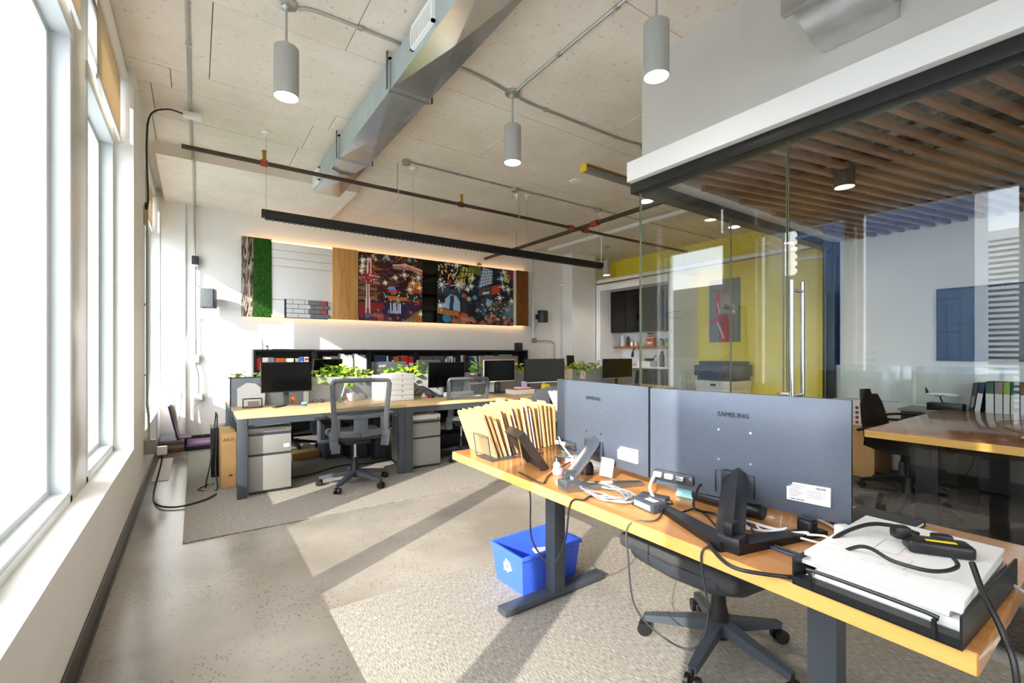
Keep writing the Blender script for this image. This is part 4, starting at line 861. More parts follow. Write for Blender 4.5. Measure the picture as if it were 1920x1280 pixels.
t = thing('rolled_drawings', 'roll of white drawings lying on the far desk', 'paper'); MB().cyl((2.45, 4.93, DT+.03), (2.86, 4.98, DT+.03), .03, n=16).build('roll', 'paper', t); B(2.5, 2.9, 4.84, 4.93, DT, DT+.012).build('flat_sheets', 'paper2', t)
t = thing('toy_car', 'blue and red toy on the desk edge below the monitor', 'toy', (2.30, 4.99, DT)); B(-.03, .03, -.02, .02, .012, .04, .006).build('toy_body', 'blue', t); [MB().cyl((x, -.025, .014), (x, .025, .014), .014, n=10).build('wheel', 'red' if x < 0 else 'black', t) for x in (-.02, .02)]
t = thing('duck_toy', 'pale yellow toy beside the blue toy', 'toy', (2.21, 5.0, DT)); MB().lathe([(0, 0), (.024, .004), (.028, .02), (.018, .035), (0, .036)]).build('body', 'cream', t); MB().lathe([(0, .03), (.014, .036), (.017, .046), (.01, .058), (0, .06)]).build('head', 'cream', t)
tag(MB().tube([(2.05, 5.2, DT+.006), (2.12, 5.1, DT+.05), (2.25, 5.22, DT+.1), (2.15, 5.25, DT+.02), (2.06, 5.1, DT+.03), (2.2, 5.05, DT+.05), (2.35, 5.2, DT+.09), (2.4, 5.06, DT+.006)], .004, 6, 6).build('cable_tangle', 'cable_black'), 'black cable tangle beside the white drawer tower', 'cable')
t = thing('desk_lamp', 'black folding desk lamp with a pale lit head', 'lamp', (2.80, 5.15, DT)); MB().lathe([(0, 0), (.06, 0), (.06, .01), (.01, .02), (0, .02)]).build('base', 'black', t); MB().tube([(0, 0, .015), (0, 0, .25), (.02, -.01, .32), (.09, -.02, .41), (.13, -.02, .43)], .007, 8, 4).build('arm', 'black', t); MB().obox((.17, -.02, .41), (.13, .05, .012), ry=.45).build('head', 'black', t); MB().obox((.165, -.02, .402), (.11, .045, .006), ry=.45).build('light_panel', 'cream', t)
rz_ = thing('riser', 'low white riser shelf behind the second far chair', 'stand'); B(2.88, 3.26, 5.08, 5.27, .85, .865, .003).build('riser_top', 'white_plastic', rz_); [B(x, x+.012, 5.09, 5.26, DT, .85).build('riser_leg', 'white_plastic', rz_) for x in (2.885, 3.243)]
t = thing('tumbler', 'copper tumbler with a white lid', 'cup', (2.98, 5.18, .865)); MB().lathe([(0, 0), (.028, 0), (.036, .09), (.036, .1), (0, .1)]).build('cup_body', 'copper', t); MB().cyl((0, 0, .1), (0, 0, .118), .034).build('lid', 'white_plastic', t)
t = thing('phone_stand', 'small black phone upright beside the copper tumbler', 'phone', (3.09, 5.2, .865)); B(-.022, .022, -.006, .006, 0, .11, .004).build('phone_body', 'black', t); B(-.018, .018, -.0075, -.005, .008, .102).build('phone_screen', 'screen_grey', t)
t = thing('tape_holder', 'pale pink holder beside the phone', 'holder', (3.19, 5.16, .865)); B(-.045, .045, -.03, .03, 0, .05, .008).build('holder_body', 'pink', t); MB().cyl((.02, -.0, .05), (.02, 0, .11), .012).build('bottle', 'white_plastic', t)
t = thing('thick_book', 'thick white book with an orange cover lying on the far desk', 'book', (3.50, 4.85, DT+.0)); B(-.15, .17, -.10, .11, 0, .055, .002).build('page_block', 'paper', t); B(-.152, .172, -.102, .112, .055, .06, .001).build('cover', 'orange', t)
tag(MB().obox((3.56, 4.87, DT+.07), (.2, .12, .016), .15, bev=.003).build('white_tablet', 'paper2'), 'small pale tablet on top of the orange book', 'tablet')
tag(MB().obox((3.63, 4.93, .83), (.075, .006, .075), -.3, -.2).build('lilac_note', 'lilac'), 'lilac note card propped above the orange book', 'note')
t = thing('pencil_pot', 'black wire pencil pot with green pens', 'pen holder', (3.82, 5.1, DT)); MB().lathe([(0, 0), (.03, 0), (.035, .07), (.032, .07), (.028, .005), (0, .005)]).build('pot', 'black', t)
for k in range(7): a = k*.9; MB().cyl((.01*math.cos(a), .01*math.sin(a), .01), (.034*math.cos(a), .03*math.sin(a), .13+.02*(k % 3)), .005, n=6).build('pen', ('green', 'yellow_note', 'green', 'teal', 'charcoal', 'green', 'blue')[k], t)
t = thing('sticky_cube', 'bright yellow sticky note block in front of the grey faced monitor', 'note', (3.88, 4.78, DT)); B(-.05, .05, -.035, .035, .02, .11, .004).build('note_block', 'yellow_note', t); B(-.045, .045, -.03, .03, 0, .02).build('holder_base', 'gold_edge', t)
tag(MB().box(4.55, 4.83, 5.288, 5.298, .78, 1.0).build('pinned_sheet', 'cream'), 'white sheet with sketches pinned on the felt planter', 'paper'); 
t = thing('pinned_tag', 'small tilted note with a yellow drawing on the felt planter', 'note', (5.06, 5.29, .9)); MB().obox((0, 0, 0), (.11, .006, .13), ry=.25).build('card', 'paper2', t); MB().obox((0, -.004, .01), (.04, .003, .05), ry=.25).build('doodle', 'yellow_note', t)
t = thing('tablet_stand', 'small black tablet standing on the far row before the white column', 'tablet', (5.35, 5.9, DT)); MB().obox((0, 0, .36), (.17, .012, .25), rx=-.1, bev=.004).build('tablet_body', 'black', t); MB().cyl((0, .03, 0), (0, .01, .3), .01).build('stem', 'black', t); MB().cyl((0, .03, 0), (0, .03, .012), .06).build('foot', 'black', t)

# ------------------------------------------------------------------ task chairs
def mesh_mat():
    m = bpy.data.materials.new('chair_mesh'); m.use_nodes = True; MATS['chair_mesh'] = m; tt = m.node_tree; p = tt.nodes['Principled BSDF']; out = tt.nodes['Material Output']
    p.inputs['Base Color'].default_value = (*lin('#33373b'), 1); p.inputs['Roughness'].default_value = .6
    tr = tt.nodes.new('ShaderNodeBsdfTransparent'); mx = tt.nodes.new('ShaderNodeMixShader'); mx.inputs[0].default_value = .6
    tt.links.new(tr.outputs[0], mx.inputs[1]); tt.links.new(p.outputs[0], mx.inputs[2]); tt.links.new(mx.outputs[0], out.inputs[0])
mesh_mat()
def base5(t, m, r=.32, col_m='chrome', rot=0, z_seat=.42, hub=.055):
    MB().lathe([(0, .07), (.045, .07), (.04, .16), (.03, .2), (.028, .26), (0, .26)]).build('gas_column_sleeve', 'black', t); MB().cyl((0, 0, .24), (0, 0, z_seat), .015, n=14).build('gas_column', col_m, t)
    for k in range(5):
        a = rot+k*2*math.pi/5; c, s = math.cos(a), math.sin(a)
        l = MB().beam((.02*c, .02*s, .115), (r*c, r*s, .075), .052, .05, w1=.03, h1=.026).build('leg', m, t)
        w = MB(); tx, ty = -s, c
        for q in (-1, 1): w.cyl((r*c+tx*q*.010, r*s+ty*q*.010, .028), (r*c+tx*q*.026, r*s+ty*q*.026, .028), .028, n=16)
        w.cyl((r*c, r*s, .03), (r*c, r*s, .08), .007, n=8); w.build('caster', 'black', l)
def task_chair(label, loc, rz, dark=False, rot=.3):
    t = thing('task_chair', label, 'chair', loc, rz, 'mesh back task chairs'); fm = 'chair_grey' if not dark else 'charcoal'
    MB().box(-.24, .24, -.22, .25, .45, .52, .03, seg=3).build('seat', 'fabric_dark', t); MB().box(-.12, .12, -.14, .12, .40, .452, .02).build('mechanism', 'black', t)
    def Y(z): return -.24-.07*max(0, z-.45)/.55-.02
    def stile(s):
        m = MB(); zs = [.40, .47, .54, .62, .72, .85, .97]; xs = [.215, .225, .225, .222, .228, .238, .245]
        for k in range(len(zs)-1): m.beam((s*xs[k], Y(zs[k]), zs[k]-.004), (s*xs[k+1], Y(zs[k+1]), zs[k+1]+.004), (.042 if k > 1 else .07), .034, up=(0, 1, 0), bev=.004)
        return m
    for s in (-1, 1): stile(s).build('back_stile', fm, t)
    MB().tube([(-.245, Y(.97), .965), (-.235, Y(.99), .992), (-.2, Y(1.0), 1.0), (0, Y(1.0)-.012, 1.003), (.2, Y(1.0), 1.0), (.235, Y(.99), .992), (.245, Y(.97), .965)], .019, 10, 4).build('top_rail', fm, t)
    pl = MB()   # moulded lumbar plate with two openings
    for z0, z1 in ((.665, .70), (.50, .555)): pl.beam((-.22, Y(z0), (z0+z1)/2), (0, Y(z0)-.014, (z0+z1)/2-.012), .03, z1-z0, bev=.004).beam((0, Y(z0)-.014, (z0+z1)/2-.012), (.22, Y(z0), (z0+z1)/2), .03, z1-z0, bev=.004)
    pl.box(-.06, .06, Y(.6)-.026, Y(.6)+.004, .53, .69, .006)
    for s in (-1, 1): pl.beam((s*.2, Y(.52), .50), (s*.2, Y(.68), .69), .05, .028, up=(0, 1, 0), bev=.004)
    pl.build('lumbar_plate', fm, t)
    vs = []; mp = MB(); n = 8
    for j in range(7):
        z = .70+.29*j/6
        for i in range(n+1): x = -.225+.45*i/n; vs.append(Vector((x, Y(z)-.016*(1-(x/.225)**2)+.004, z)))
    mp._add(vs, [(j*(n+1)+i, j*(n+1)+i+1, (j+1)*(n+1)+i+1, (j+1)*(n+1)+i) for j in range(6) for i in range(n)]); mp.build('mesh_panel', 'chair_mesh', t)
    for s in (-1, 1):
        a = MB().box(s*.235, s*.32, -.05, .05, .42, .45, .006).beam((s*.315, 0, .425), (s*.315, 0, .655), .03, .05, bev=.005).build('arm_post', 'dark_metal', t)
        MB().box(s*.27, s*.36, -.12, .12, .645, .67, .01).build('arm_pad', 'charcoal', a)
    base5(t, 'dark_metal' if not dark else 'black', rot=rot)
    return t
c1 = task_chair('grey mesh back task chair at the window end of the far desks', (1.245, 4.40, .009), -.10)
dup(c1, (2.62, 4.83, .009), -.22, 'grey mesh back task chair tucked behind the manila folders').scale = (.95, .95, .95)
dup(c1, (5.12, 4.66, .009), .5, 'small far mesh chair in front of the kitchen monitor')
task_chair('black mesh chair on the far row seen under the window end desk', (1.0, 6.42, .009), math.pi+.2, True)
t = thing('shell_chair', 'grey rounded shell chair with a slot handle at the third far desk', 'chair', (3.46, 4.32, .009), -.35)
def shell(m, wb, z0, z1, y, dep):
    mb = MB(); vs = []; n = 10; k = 10
    for j in range(k+1):
        f = j/k; z = z0+(z1-z0)*f; w = wb*(1-.0*f) if f < .6 else wb*math.sqrt(max(0.02, 1-((f-.6)/.4)**2*.96))
        for i in range(n+1): x = -w+2*w*i/n; vs.append(Vector((x, y-dep*(1-(x/wb)**2)-.08*f, z)))
    mb._add(vs, [(j*(n+1)+i, j*(n+1)+i+1, (j+1)*(n+1)+i+1, (j+1)*(n+1)+i) for j in range(k) for i in range(n)])
    r = bmesh.ops.solidify(mb.bm, geom=mb.bm.faces[:], thickness=.025); return mb
shell('x', .23, .45, .86, -.2, .05).build('back_shell', 'felt', t); MB().box(-.24, .24, -.2, .24, .43, .49, .03).build('seat', 'felt', t); MB().box(-.02, .02, -.335, -.318, .62, .80, .01).build('slot_handle', 'black', t); base5(t, 'black', rot=.1)
# ------------------------------------------------------------------ pedestals
def pedestal(label, x0, x1, y0, h, m, top):
    t = thing('drawer_pedestal', label, 'drawers', ((x0+x1)/2, y0, .009), 0, 'metal drawer pedestals'); w = (x1-x0)/2
    MB().box(-w, w, .012, .52, 0.02, h-.05, .004).build('carcass', m, t); MB().box(-w, w, 0.0, .52, h-.05, h-.01, .006).build('top_rail', m, t)
    if top: MB().box(-w-.003, w+.003, -.004, .524, h-.04, h+.015, .018).build('cushion', 'ped_white', t)
    lk = MB().cyl((w-.03, -.004, h-.03), (w-.03, .01, h-.03), .009, n=12).build('lock', 'chrome', t)
    zs = [(.03, .03+(h-.1)*.62), (.05+(h-.1)*.62, h-.075)]
    for z0, z1 in zs:
        d_ = MB().box(-w+.004, w-.004, -.006, .016, z0, z1, .004).build('drawer_front', m, t)
        B(-w+.006, w-.006, -.002, .012, z1, z1+.016).build('finger_pull', 'charcoal', d_)
    B(-w+.01, w-.01, .015, .5, 0, .025).build('plinth', 'charcoal', t); return t
p1 = pedestal('grey metal pedestal under the window end desk', .372, .722, 4.56, .59, 'ped_grey', False); B(.11, .155, -.008, -.004, .395, .425).build('white_tag', 'white_plastic', p1)
pedestal('warm grey pedestal with a pale cushion top under the second desk', 1.865, 2.235, 4.60, .56, 'ped_grey', True)
for k, (x, y, w, d, h, m, rz) in enumerate(((.56, 4.72, .28, .22, .012, 'paper2', .1), (.54, 4.74, .3, .2, .03, 'black', -.05), (.6, 4.72, .2, .12, .012, 'paper', .3), (.47, 4.68, .14, .1, .02, 'copper', .4))):
    z = .602 + (0, .013, .044, .013)[k]; tag(MB().obox((x, y, z+h/2), (w, d, h), rz, bev=.002).build('stacked_papers', m), ('lowest white papers', 'black flat device', 'top white booklet', 'reddish folder corner')[k] + ' on the grey pedestal', 'papers')
for k in range(4): tag(MB().obox((1.95+.08*k, 4.8, .592+.008*(k % 2)), (.07, .11, .014+.006*(k % 2)), .3*k, bev=.002).build('desk_clutter', ('paper', 'charcoal', 'brown', 'paper2')[k]), ('white scrap', 'dark case', 'brown pouch', 'pale notepad')[k] + ' on the cushioned pedestal', 'clutter')
# ------------------------------------------------------------------ below and beside the far desks
t = thing('carton', 'brown cardboard carton standing beside the first desk leg', 'box', (.255, 5.2, .009)); B(-.06, .06, -.25, .2, 0, .505, .004).build('carton_body', 'cardboard', t); text('ASUS', .04, basis((0.0, -.2508, .44), (1, 0, 0), (0, 0, 1)), 'black', t); B(.0, .03, -.2515, -.25, .1, .12).build('mark', 'brown', t)
tag(MB().box(.13, .275, 5.44, 5.76, .009, .5, .006).build('computer_tower', 'black'), 'black computer tower behind the cardboard carton', 'computer')
t = thing('computer_tower', 'black computer case on the floor under the first desk', 'computer', (1.58, 5.62, .009)); B(-.1, .1, -.2, .2, 0, .42, .006).build('case', 'black', t); B(-.095, .095, -.206, -.2, .01, .41).build('front_panel', 'charcoal', t)
t = thing('computer_tower', 'grey computer case with a label under the first desk', 'computer', (1.34, 5.80, .009)); B(-.1, .1, -.2, .2, 0, .40, .006).build('case', 'dark_metal', t); B(-.03, .07, -.203, -.2, .05, .15).build('label_sheet', 'paper2', t)
tag(MB().obox((1.05, 5.85, .05), (.32, .2, .08), .2, bev=.01).build('paper_bag', 'cardboard'), 'crumpled brown bag lying under the first desk', 'bag')
t = thing('storage_box', 'low grey slatted box under the second desk', 'box', (2.75, 5.46, .009)); B(-.18, .18, -.15, .15, 0, .18, .01).build('tub', 'charcoal', t); B(-.19, .19, -.16, .16, .18, .2, .004).build('lid', 'black', t)
tag(MB().tube([(.35, 5.0, .02), (.9, 4.95, .02), (1.3, 5.15, .02), (1.7, 5.1, .02), (2.4, 5.4, .02)], .007, 6, 6).build('floor_cable', 'cable_black'), 'black cable along the carpet under the desks', 'cable')
for k, (a, lab) in enumerate((([(.17, 5.42, .66), (.15, 5.25, .5), (.12, 5.1, .25), (.08, 5.05, .016), (.14, 5.15, .016)], 'first of two black cables hanging beside the carton'), ([(.18, 5.42, .64), (.17, 5.2, .45), (.15, 4.95, .2), (.16, 4.9, .016), (.02, 5.0, .016), (.1, 5.15, .016)], 'second, longer black cable hanging beside the carton'))):
    tag(MB().tube(a, .006, 6, 6).build('hanging_cable', 'cable_black'), lab, 'cable')
# corner by the window: boards and boxes on the floor
t = thing('board_stack', 'stack of dark and timber boards in the window corner', 'boards', (-.235, 7.35, 0)); 
for k, (m, h) in enumerate((('butcher', .05), ('grey_book', .04), ('butcher', .035), ('grey_book', .03))): z = sum(q for _, q in (('', .05), ('', .04), ('', .035), ('', .03))[:k]); B(-.13, .12, -.24, .24, z, z+h-.002, .002).build('board', m, t)
mat('board_purple_shine', '#6e4a80', .15, .2)
t = thing('leaning_board', 'dark glossy purple board leaning against the window corner', 'board', (-.20, 7.22, .157)); MB().obox((-.02, 0, .22), (.012, .36, .44), ry=-.22).build('panel_sheet', 'black_gloss', t); MB().obox((-.032, 0, .22), (.008, .35, .43), ry=-.22).build('purple_face', 'board_purple_shine', t)
t = thing('leaning_board', 'pale multi layer sample leaning on the dark board', 'board', (-.22, 7.40, .157)); [MB().obox((-.02+.014*k, 0, .32), (.012, .2, .62), ry=-.13).build('layer', ('paper2', 'cream', 'paper')[k], t) for k in range(3)]
tag(MB().obox((-.13, 7.30, .167), (.16, .3, .014), .1).build('violet_sheet', 'purple'), 'violet sample sheet lying on the board stack', 'board')
t = thing('floor_box', 'flat black tray box with a plum coloured top by the back wall', 'box', (.04, 7.35, 0)); B(-.14, .16, -.22, .22, 0, .05, .004).build('tray', 'black', t); B(-.13, .15, -.21, .21, .05, .085, .003).build('plum_top', 'purple', t)
tag(MB().obox((.235, 7.35, .04), (.035, .4, .08), .03).build('red_sample', 'orange'), 'narrow red orange sample strip between the floor boxes', 'board')
t = thing('floor_box', 'flat black tray box with an orange timber top by the back wall', 'box', (.42, 7.40, 0)); B(-.15, .18, -.2, .2, 0, .05, .004).build('tray', 'black', t); B(-.14, .17, -.19, .19, .05, .08, .003).build('timber_top', 'edge_wood', t)
mat('pale_mat', '#c9bcb4', .7); tag(MB().box(-.35, -.215, 5.6, 6.75, 0, .006).build('floor_mat', 'pale_mat'), 'pale pinkish strip board lying on the floor along the window wall', 'board')
tag(MB().tube([(.1, YB-.05, .6), (-.02, YB-.08, .5), (.0, YB-.1, .3), (.08, YB-.2, .12)], .003, 6, 6).build('thin_wire', 'cable_grey'), 'thin grey wire curling below the wall outlet', 'cable')
tag(MB().cyl((-.2, 7.55, .16), (-.08, 7.62, 1.5), .012, n=8).build('white_pole', 'white_trim'), 'thin white pole leaning in the window corner', 'pole')
# ================================================================== NEAR DESK
ND = .72
t = thing('standing_desk', 'long honey coloured timber standing desk in the foreground', 'desk', (1.525, 1.205, 0))
B(-.375, .375, -1.015, 1.015, .677, .72, .004).build('desktop', 'desk_wood', t)
B(-.3765, -.3745, -1.012, 1.012, .679, .718).build('edge_band', 'edge_wood', t)
for y in (.595, -.635):
    l = B(-.035, .035, y-.038, y+.038, .04, .62, .003).build('leg', 'dark_metal', t)
    B(-.03, .03, y-.032, y+.032, .60, .66).build('inner_tube', 'black', l)
    MB().box(-.335, .335, y-.038, y+.038, .012, .045, .012).build('foot_bar', 'dark_metal', l)
    for s in (-.29, .29): MB().cyl((s, y, .009), (s, y, .014), .022, n=12).build('levelling_pad', 'black', l)
    B(-.3, .3, y-.03, y+.03, .65, .677).build('bracket', 'black', t)
for s in (-.12, .12): B(s-.02, s+.02, -.7, .66, .645, .677).build('rail', 'black', t)
# ------------------------------------------------------------------ big monitors seen from behind
def big_monitor(label, cx, cy, zb, w, h, rz, arm, letters, foot_m, back_m, one_foot):
    t = thing('computer_monitor', label, 'monitor', (cx, cy, ND), rz, 'large monitors on the near desk'); z0 = zb-ND
    m = MB(); n = 12; vs = []; k = 8     # softly domed back shell
    for j in range(k+1):
        for i in range(n+1):
            u = -1+2*i/n; v = -1+2*j/k; d = .0185+.0175*(1-abs(u)**4)*(1-abs(v)**4); vs.append(Vector((u*w/2, -d, z0+h/2+v*h/2)))
    m._add(vs, [(j*(n+1)+i, j*(n+1)+i+1, (j+1)*(n+1)+i+1, (j+1)*(n+1)+i) for j in range(k) for i in range(n)]); m.build('back_shell', back_m, t, ang=50)
    B(-w/2, w/2, -.017, .004, z0, z0+h, .002).build('bezel_rim', 'bezel', t); B(-w/2+.006, w/2-.006, .003, .006, z0+.016, z0+h-.006).build('screen_glass', 'screen', t)
    y = -.0365
    for sx in (-.05, .05):
        for sz in (-.045, .055): MB().cyl((sx, y-.001, z0+h/2+sz), (sx, y+.004, z0+h/2+sz), .0042, n=12).build('mount_screw', 'screw', t)
    text(letters, .022, basis((-.005, y-.0006, z0+h*.80), (1, 0, 0), (0, 0, 1)), 'charcoal', t, 'brand_lettering')
    lb = B(w*.245, w*.425, y+.003, y+.010, z0+.045, z0+.10).build('rating_label', 'paper2', t)
    lx = w*.245
    for q in range(6): B(lx+.006, lx+.045-(q % 3)*.007, y+.0024, y+.0032, z0+.0905-q*.0062, z0+.0925-q*.0062).build('print_line', 'grey_book', lb)
    for q in range(4): B(lx+.052, lx+.10-(q % 2)*.01, y+.0024, y+.0032, z0+.080-q*.006, z0+.0815-q*.006).build('print_line', 'grey_book', lb)
    for q in range(9): B(lx+.008+q*.0042, lx+.0095+q*.0042+(q % 3)*.0006, y+.0024, y+.0032, z0+.048, z0+.053).build('barcode_bar', 'black', lb)
    text('HDMI', .010, basis((lx+.088, y+.0022, z0+.092), (1, 0, 0), (0, 0, 1)), 'black', lb, 'lettering', .0004)
    p = B(-w*.46, -w*.22, y-.002, y+.012, z0+.022, z0+.060, .006).build('port_panel', 'charcoal', t)
    for q, mm in ((-.43, 'paper2'), (-.36, 'white_plastic'), (-.29, 'chrome')): B(w*q-.014, w*q+.014, y-.016, y-.001, z0+.034, z0+.052, .003).build('connector', mm, p)
    for q in (-.448, -.235): MB().cyl((w*q, y-.004, z0+.046), (w*q, y+.0, z0+.046), .005, n=10).build('port_screw', 'screw', p)
    f = MB()
    for q in ((-.062, .062, z0+.095, z0+.0965), (-.062, -.0605, z0+.02, z0+.096), (.0605, .062, z0+.02, z0+.096)): f.box(q[0], q[1], y-.0008, y+.006, q[2], q[3])
    f.build('cover_seam', 'black', t)
    # sloped neck and V foot
    nx, ny = arm
    nk = MB().beam((0, y+.01, z0+.085), (nx*.92, ny, .03), .072, .05, bev=.016, up=(0, 1, 0)).obox((0, y-.006, z0+.075), (.075, .03, .06), bev=.01).build('neck', foot_m, t)
    MB().obox((nx*.95, ny+.004, .06), (.024, .05, .03), bev=.004).build('cable_clip', foot_m, nk)
    ft = MB() if one_foot else MB().beam((nx, ny-.02, .014), (-.26, ny+.20, .008), .06, .027, w1=.034, h1=.014, bev=0)
    ft = ft.beam((nx, ny-.02, .014), (.24, ny+.30, .008), .06, .027, w1=.032, h1=.014).box(nx-.032, nx+.032, ny-.035, ny+.035, .001, .045, .01).build('foot', foot_m, t)
    return t
big_monitor('dark grey Samsung-size monitor seen from behind, right of the pair on the near desk'.replace('Samsung-size ', 'large '), 1.497, .82, .765, .622, .358, -1.398, (.09, -.31), 'SAMSUNG', 'black', 'mon_back', 0)
big_monitor('slate grey monitor seen from behind with a silver stand, left of the pair', 1.499, 1.458, .77, .615, .354, -1.664, (.15, -.285), 'SAMSUNG', 'mon_silver', 'mon_back', 1)
# ------------------------------------------------------------------ manila folders in wire racks
R2 = random.Random(11)
NF = 17
fx = []
for k in range(NF):
    f = k/(NF-1); x = 1.262+f*.455; lean = -.36+.30*f+R2.uniform(-.03, .03); th = R2.choice((.003, .004, .009, .006)); h = .232+R2.uniform(-.006, .02)+(.015 if 5 < k < 11 else 0); y0 = 1.925+.10*f+R2.uniform(-.012, .012); d = .275-.03*f; y1 = y0+d
    nth = ('first', 'second', 'third', 'fourth', 'fifth', 'sixth', 'seventh', 'eighth', 'ninth', 'tenth', 'eleventh', 'twelfth', 'thirteenth', 'fourteenth', 'fifteenth', 'sixteenth', 'seventeenth')[k]
    t = thing('file_folder', 'manila file folder, %s from the left in the wire rack' % nth, 'folder', (x, y0, ND+.004), 0, 'manila folders on the near desk')
    tb = .02 if k % 3 == 0 else .02; a = d*(.0 if k % 3 == 0 else (.33 if k % 3 == 1 else .6)); 
    pts = [(0, 0), (d, 0), (d, h), (min(a+d*.38, d), h), (min(a+d*.36, d-.002), h+.014), (a+.012, h+.014), (a, h), (0, h)] if a > 0 else [(0, 0), (d, 0), (d, h), (d*.4, h), (d*.38, h+.014), (.01, h+.014), (0, h)]
    M = Matrix.Rotation(lean, 4, 'Y')
    MB().prism(pts, -.0008, .0008, 'x', M).build('back_leaf', 'kraft', t); MB().prism([(.0, 0), (d, 0), (d, h-.006), (.0, h-.006)], -th-.0012, -th, 'x', M).build('front_leaf', 'kraft', t)
    if k in (3, 5, 6, 8, 9, 10, 12): MB().prism([(-.004, .004), (d-.03, .004), (d-.03, h-.012), (-.004, h-.012)], -th+.0004, -.0012, 'x', M).build('papers', 'paper', t)
    if th > .004: MB().prism([(.004, .003), (d-.01, .003), (d-.01, h-.03), (.004, h-.03)], -th+.0002, -.001, 'x', M).build('inner_sheets', 'paper2', t)
def rack(label, x, y, L):
    t = thing('wire_rack', label, 'file holder', (x, y, ND), 0, 'black wire file racks')
    M = Matrix.Rotation(-.16, 4, 'Y')
    for q in (0, .17):
        pts = [M @ Vector((0, yy, zz)) + Vector((q, 0, .004)) for yy, zz in ((.0, 0), (.0, .11), (.012, .122), (.128, .122), (.14, .11), (.14, 0))]
        MB().tube(pts, .0028, 6, 2).build('wire_frame', 'dark_metal', t)
        mb = MB()
        for r in range(17): mb.tube([M @ Vector((0, .002, .008+r*.0068)) + Vector((q, 0, .004)), M @ Vector((0, .138, .008+r*.0068)) + Vector((q, 0, .004))], .0009, 4, 1, False)
        mb.build('mesh_panel', 'dark_metal', t)
    MB().tube([(0, 0, .004), (.3, 0, .004), (.31, .01, .004), (.31, .13, .004), (.3, .14, .004), (0, .14, .004)], .0028, 6, 2).build('base_wire', 'dark_metal', t); B(.002, .17, .01, .13, .001, .0028).build('base_plate', 'dark_metal', t)
rack('black wire mesh rack holding the leftmost manila folders', 1.195, 1.895, 2)
# ------------------------------------------------------------------ other things at the far end of the near desk
t = thing('photo_frame', 'deep dark bronze photo frame tilted back on a dowel', 'frame', (1.335, 1.70, ND), -.25); mat('bronze', '#4a4038', .35, .3)
M = Matrix.Translation((0, 0, .0)) @ Matrix.Rotation(-.62, 4, 'Y')
for q in ((-.02, .02, -.09, -.082, 0, .21), (-.02, .02, .082, .09, 0, .21), (-.02, .02, -.082, .082, 0, .008), (-.02, .02, -.082, .082, .202, .21)): MB().box(*q, M=M).build('frame_side', 'bronze', t)
MB().box(.012, .016, -.082, .082, .008, .202, M=M).build('picture_back', 'black', t); MB().cyl((-.10, .03, .19), (-.055, .05, 0.002), .0035, n=8).build('dowel', 'edge_wood', t)
t = thing('pen_cup', 'black mesh pen cup with red and yellow pens', 'pen holder', (1.80, 1.985, ND)); MB().lathe([(0, 0), (.042, 0), (.045, .1), (.042, .1), (.04, .004), (0, .004)]).build('cup', 'black', t)
for k, (m, dx, dy, l) in enumerate((('red', .02, -.02, .17), ('yellow_note', -.01, -.03, .16), ('orange', .03, 0, .15), ('charcoal', -.02, .02, .19), ('blue', 0, .01, .16), ('red', .03, -.03, .14))): MB().cyl((dx*.4, dy*.4, .01), (dx*1.4, dy*1.4, l), .0055, n=8).build('pen', m, t)
for k in range(3):
    t = thing('plastic_channel', ('left', 'middle', 'right')[k] + ' white plastic drawing tube leaning by the folders', 'tube', (1.86+k*.03, 2.05, ND)); MB().beam((0, 0, .0), (-.08, .10, .30), .026, .018, bev=.003).build('tube_body', 'white_plastic', t); MB().beam((-.08, .1, .298), (-.082, .102, .304), .028, .02).build('end_plug', 'grey_book', t)
t = thing('aqua_cup', 'small aqua container behind the left near monitor', 'cup', (1.66, 1.86, ND)); MB().lathe([(0, 0), (.03, 0), (.034, .07), (.03, .07), (.028, .004), (0, .004)]).build('cup', 'teal', t); MB().cyl((0, 0, .004), (0, 0, .06), .027).build('contents', 'red', t)
t = thing('usb_hub', 'silver adapter with a grey lead behind the left near monitor', 'adapter', (1.50, 1.70, ND)); MB().obox((0, 0, .012), (.03, .10, .02), .4, bev=.004).build('hub_body', 'alu', t); MB().tube([(0, -.05, .012), (-.03, -.1, .03), (-.06, -.06, .09), (-.02, .02, .12)], .004, 8, 5).build('lead', 'cable_white', t)
t = thing('white_binder', 'white and red paper pad lying under the left near monitor', 'papers', (1.60, 1.60, ND)); MB().obox((0, 0, .008), (.2, .26, .016), .1).build('pad', 'paper', t); MB().obox((-.1, .02, .01), (.006, .2, .018), .1).build('red_edge', 'pink', t)
t = thing('toy_unicorn', 'small pink and white toy figurine at the desk edge', 'toy', (1.310, 1.528, .72), .4); MB().lathe([(0, 0), (.022, .002), (.026, .016), (.02, .032), (0, .036)]).build('body', 'pink', t); MB().lathe([(0, .028), (.014, .034), (.016, .046), (.009, .058), (0, .06)], (-.01, 0, 0)).build('head', 'white_plastic', t); MB().cyl((-.01, 0, .056), (-.016, 0, .078), .004, .001).build('horn', 'teal', t); MB().cyl((.02, 0, .02), (.04, .01, .03), .006, .002).build('tail', 'blue', t)
t = thing('tag_card', 'white tag card hanging below the left near monitor', 'card', (1.435, 1.355, ND)); MB().obox((0, 0, .05), (.004, .062, .075), .15, ry=.25).build('card_sheet', 'paper', t); MB().obox((.004, 0, .088), (.006, .06, .006), .15).build('card_strip', 'grey_book', t)
t = thing('camera_clip', 'black webcam base behind the silver stand', 'webcam', (1.43, 1.47, ND)); MB().lathe([(0, 0), (.03, 0), (.03, .03), (.022, .05), (0, .055)]).build('webcam_body', 'black', t); MB().cyl((-.032, 0, .03), (-.02, 0, .03), .014).build('lens', 'grey_book', t)
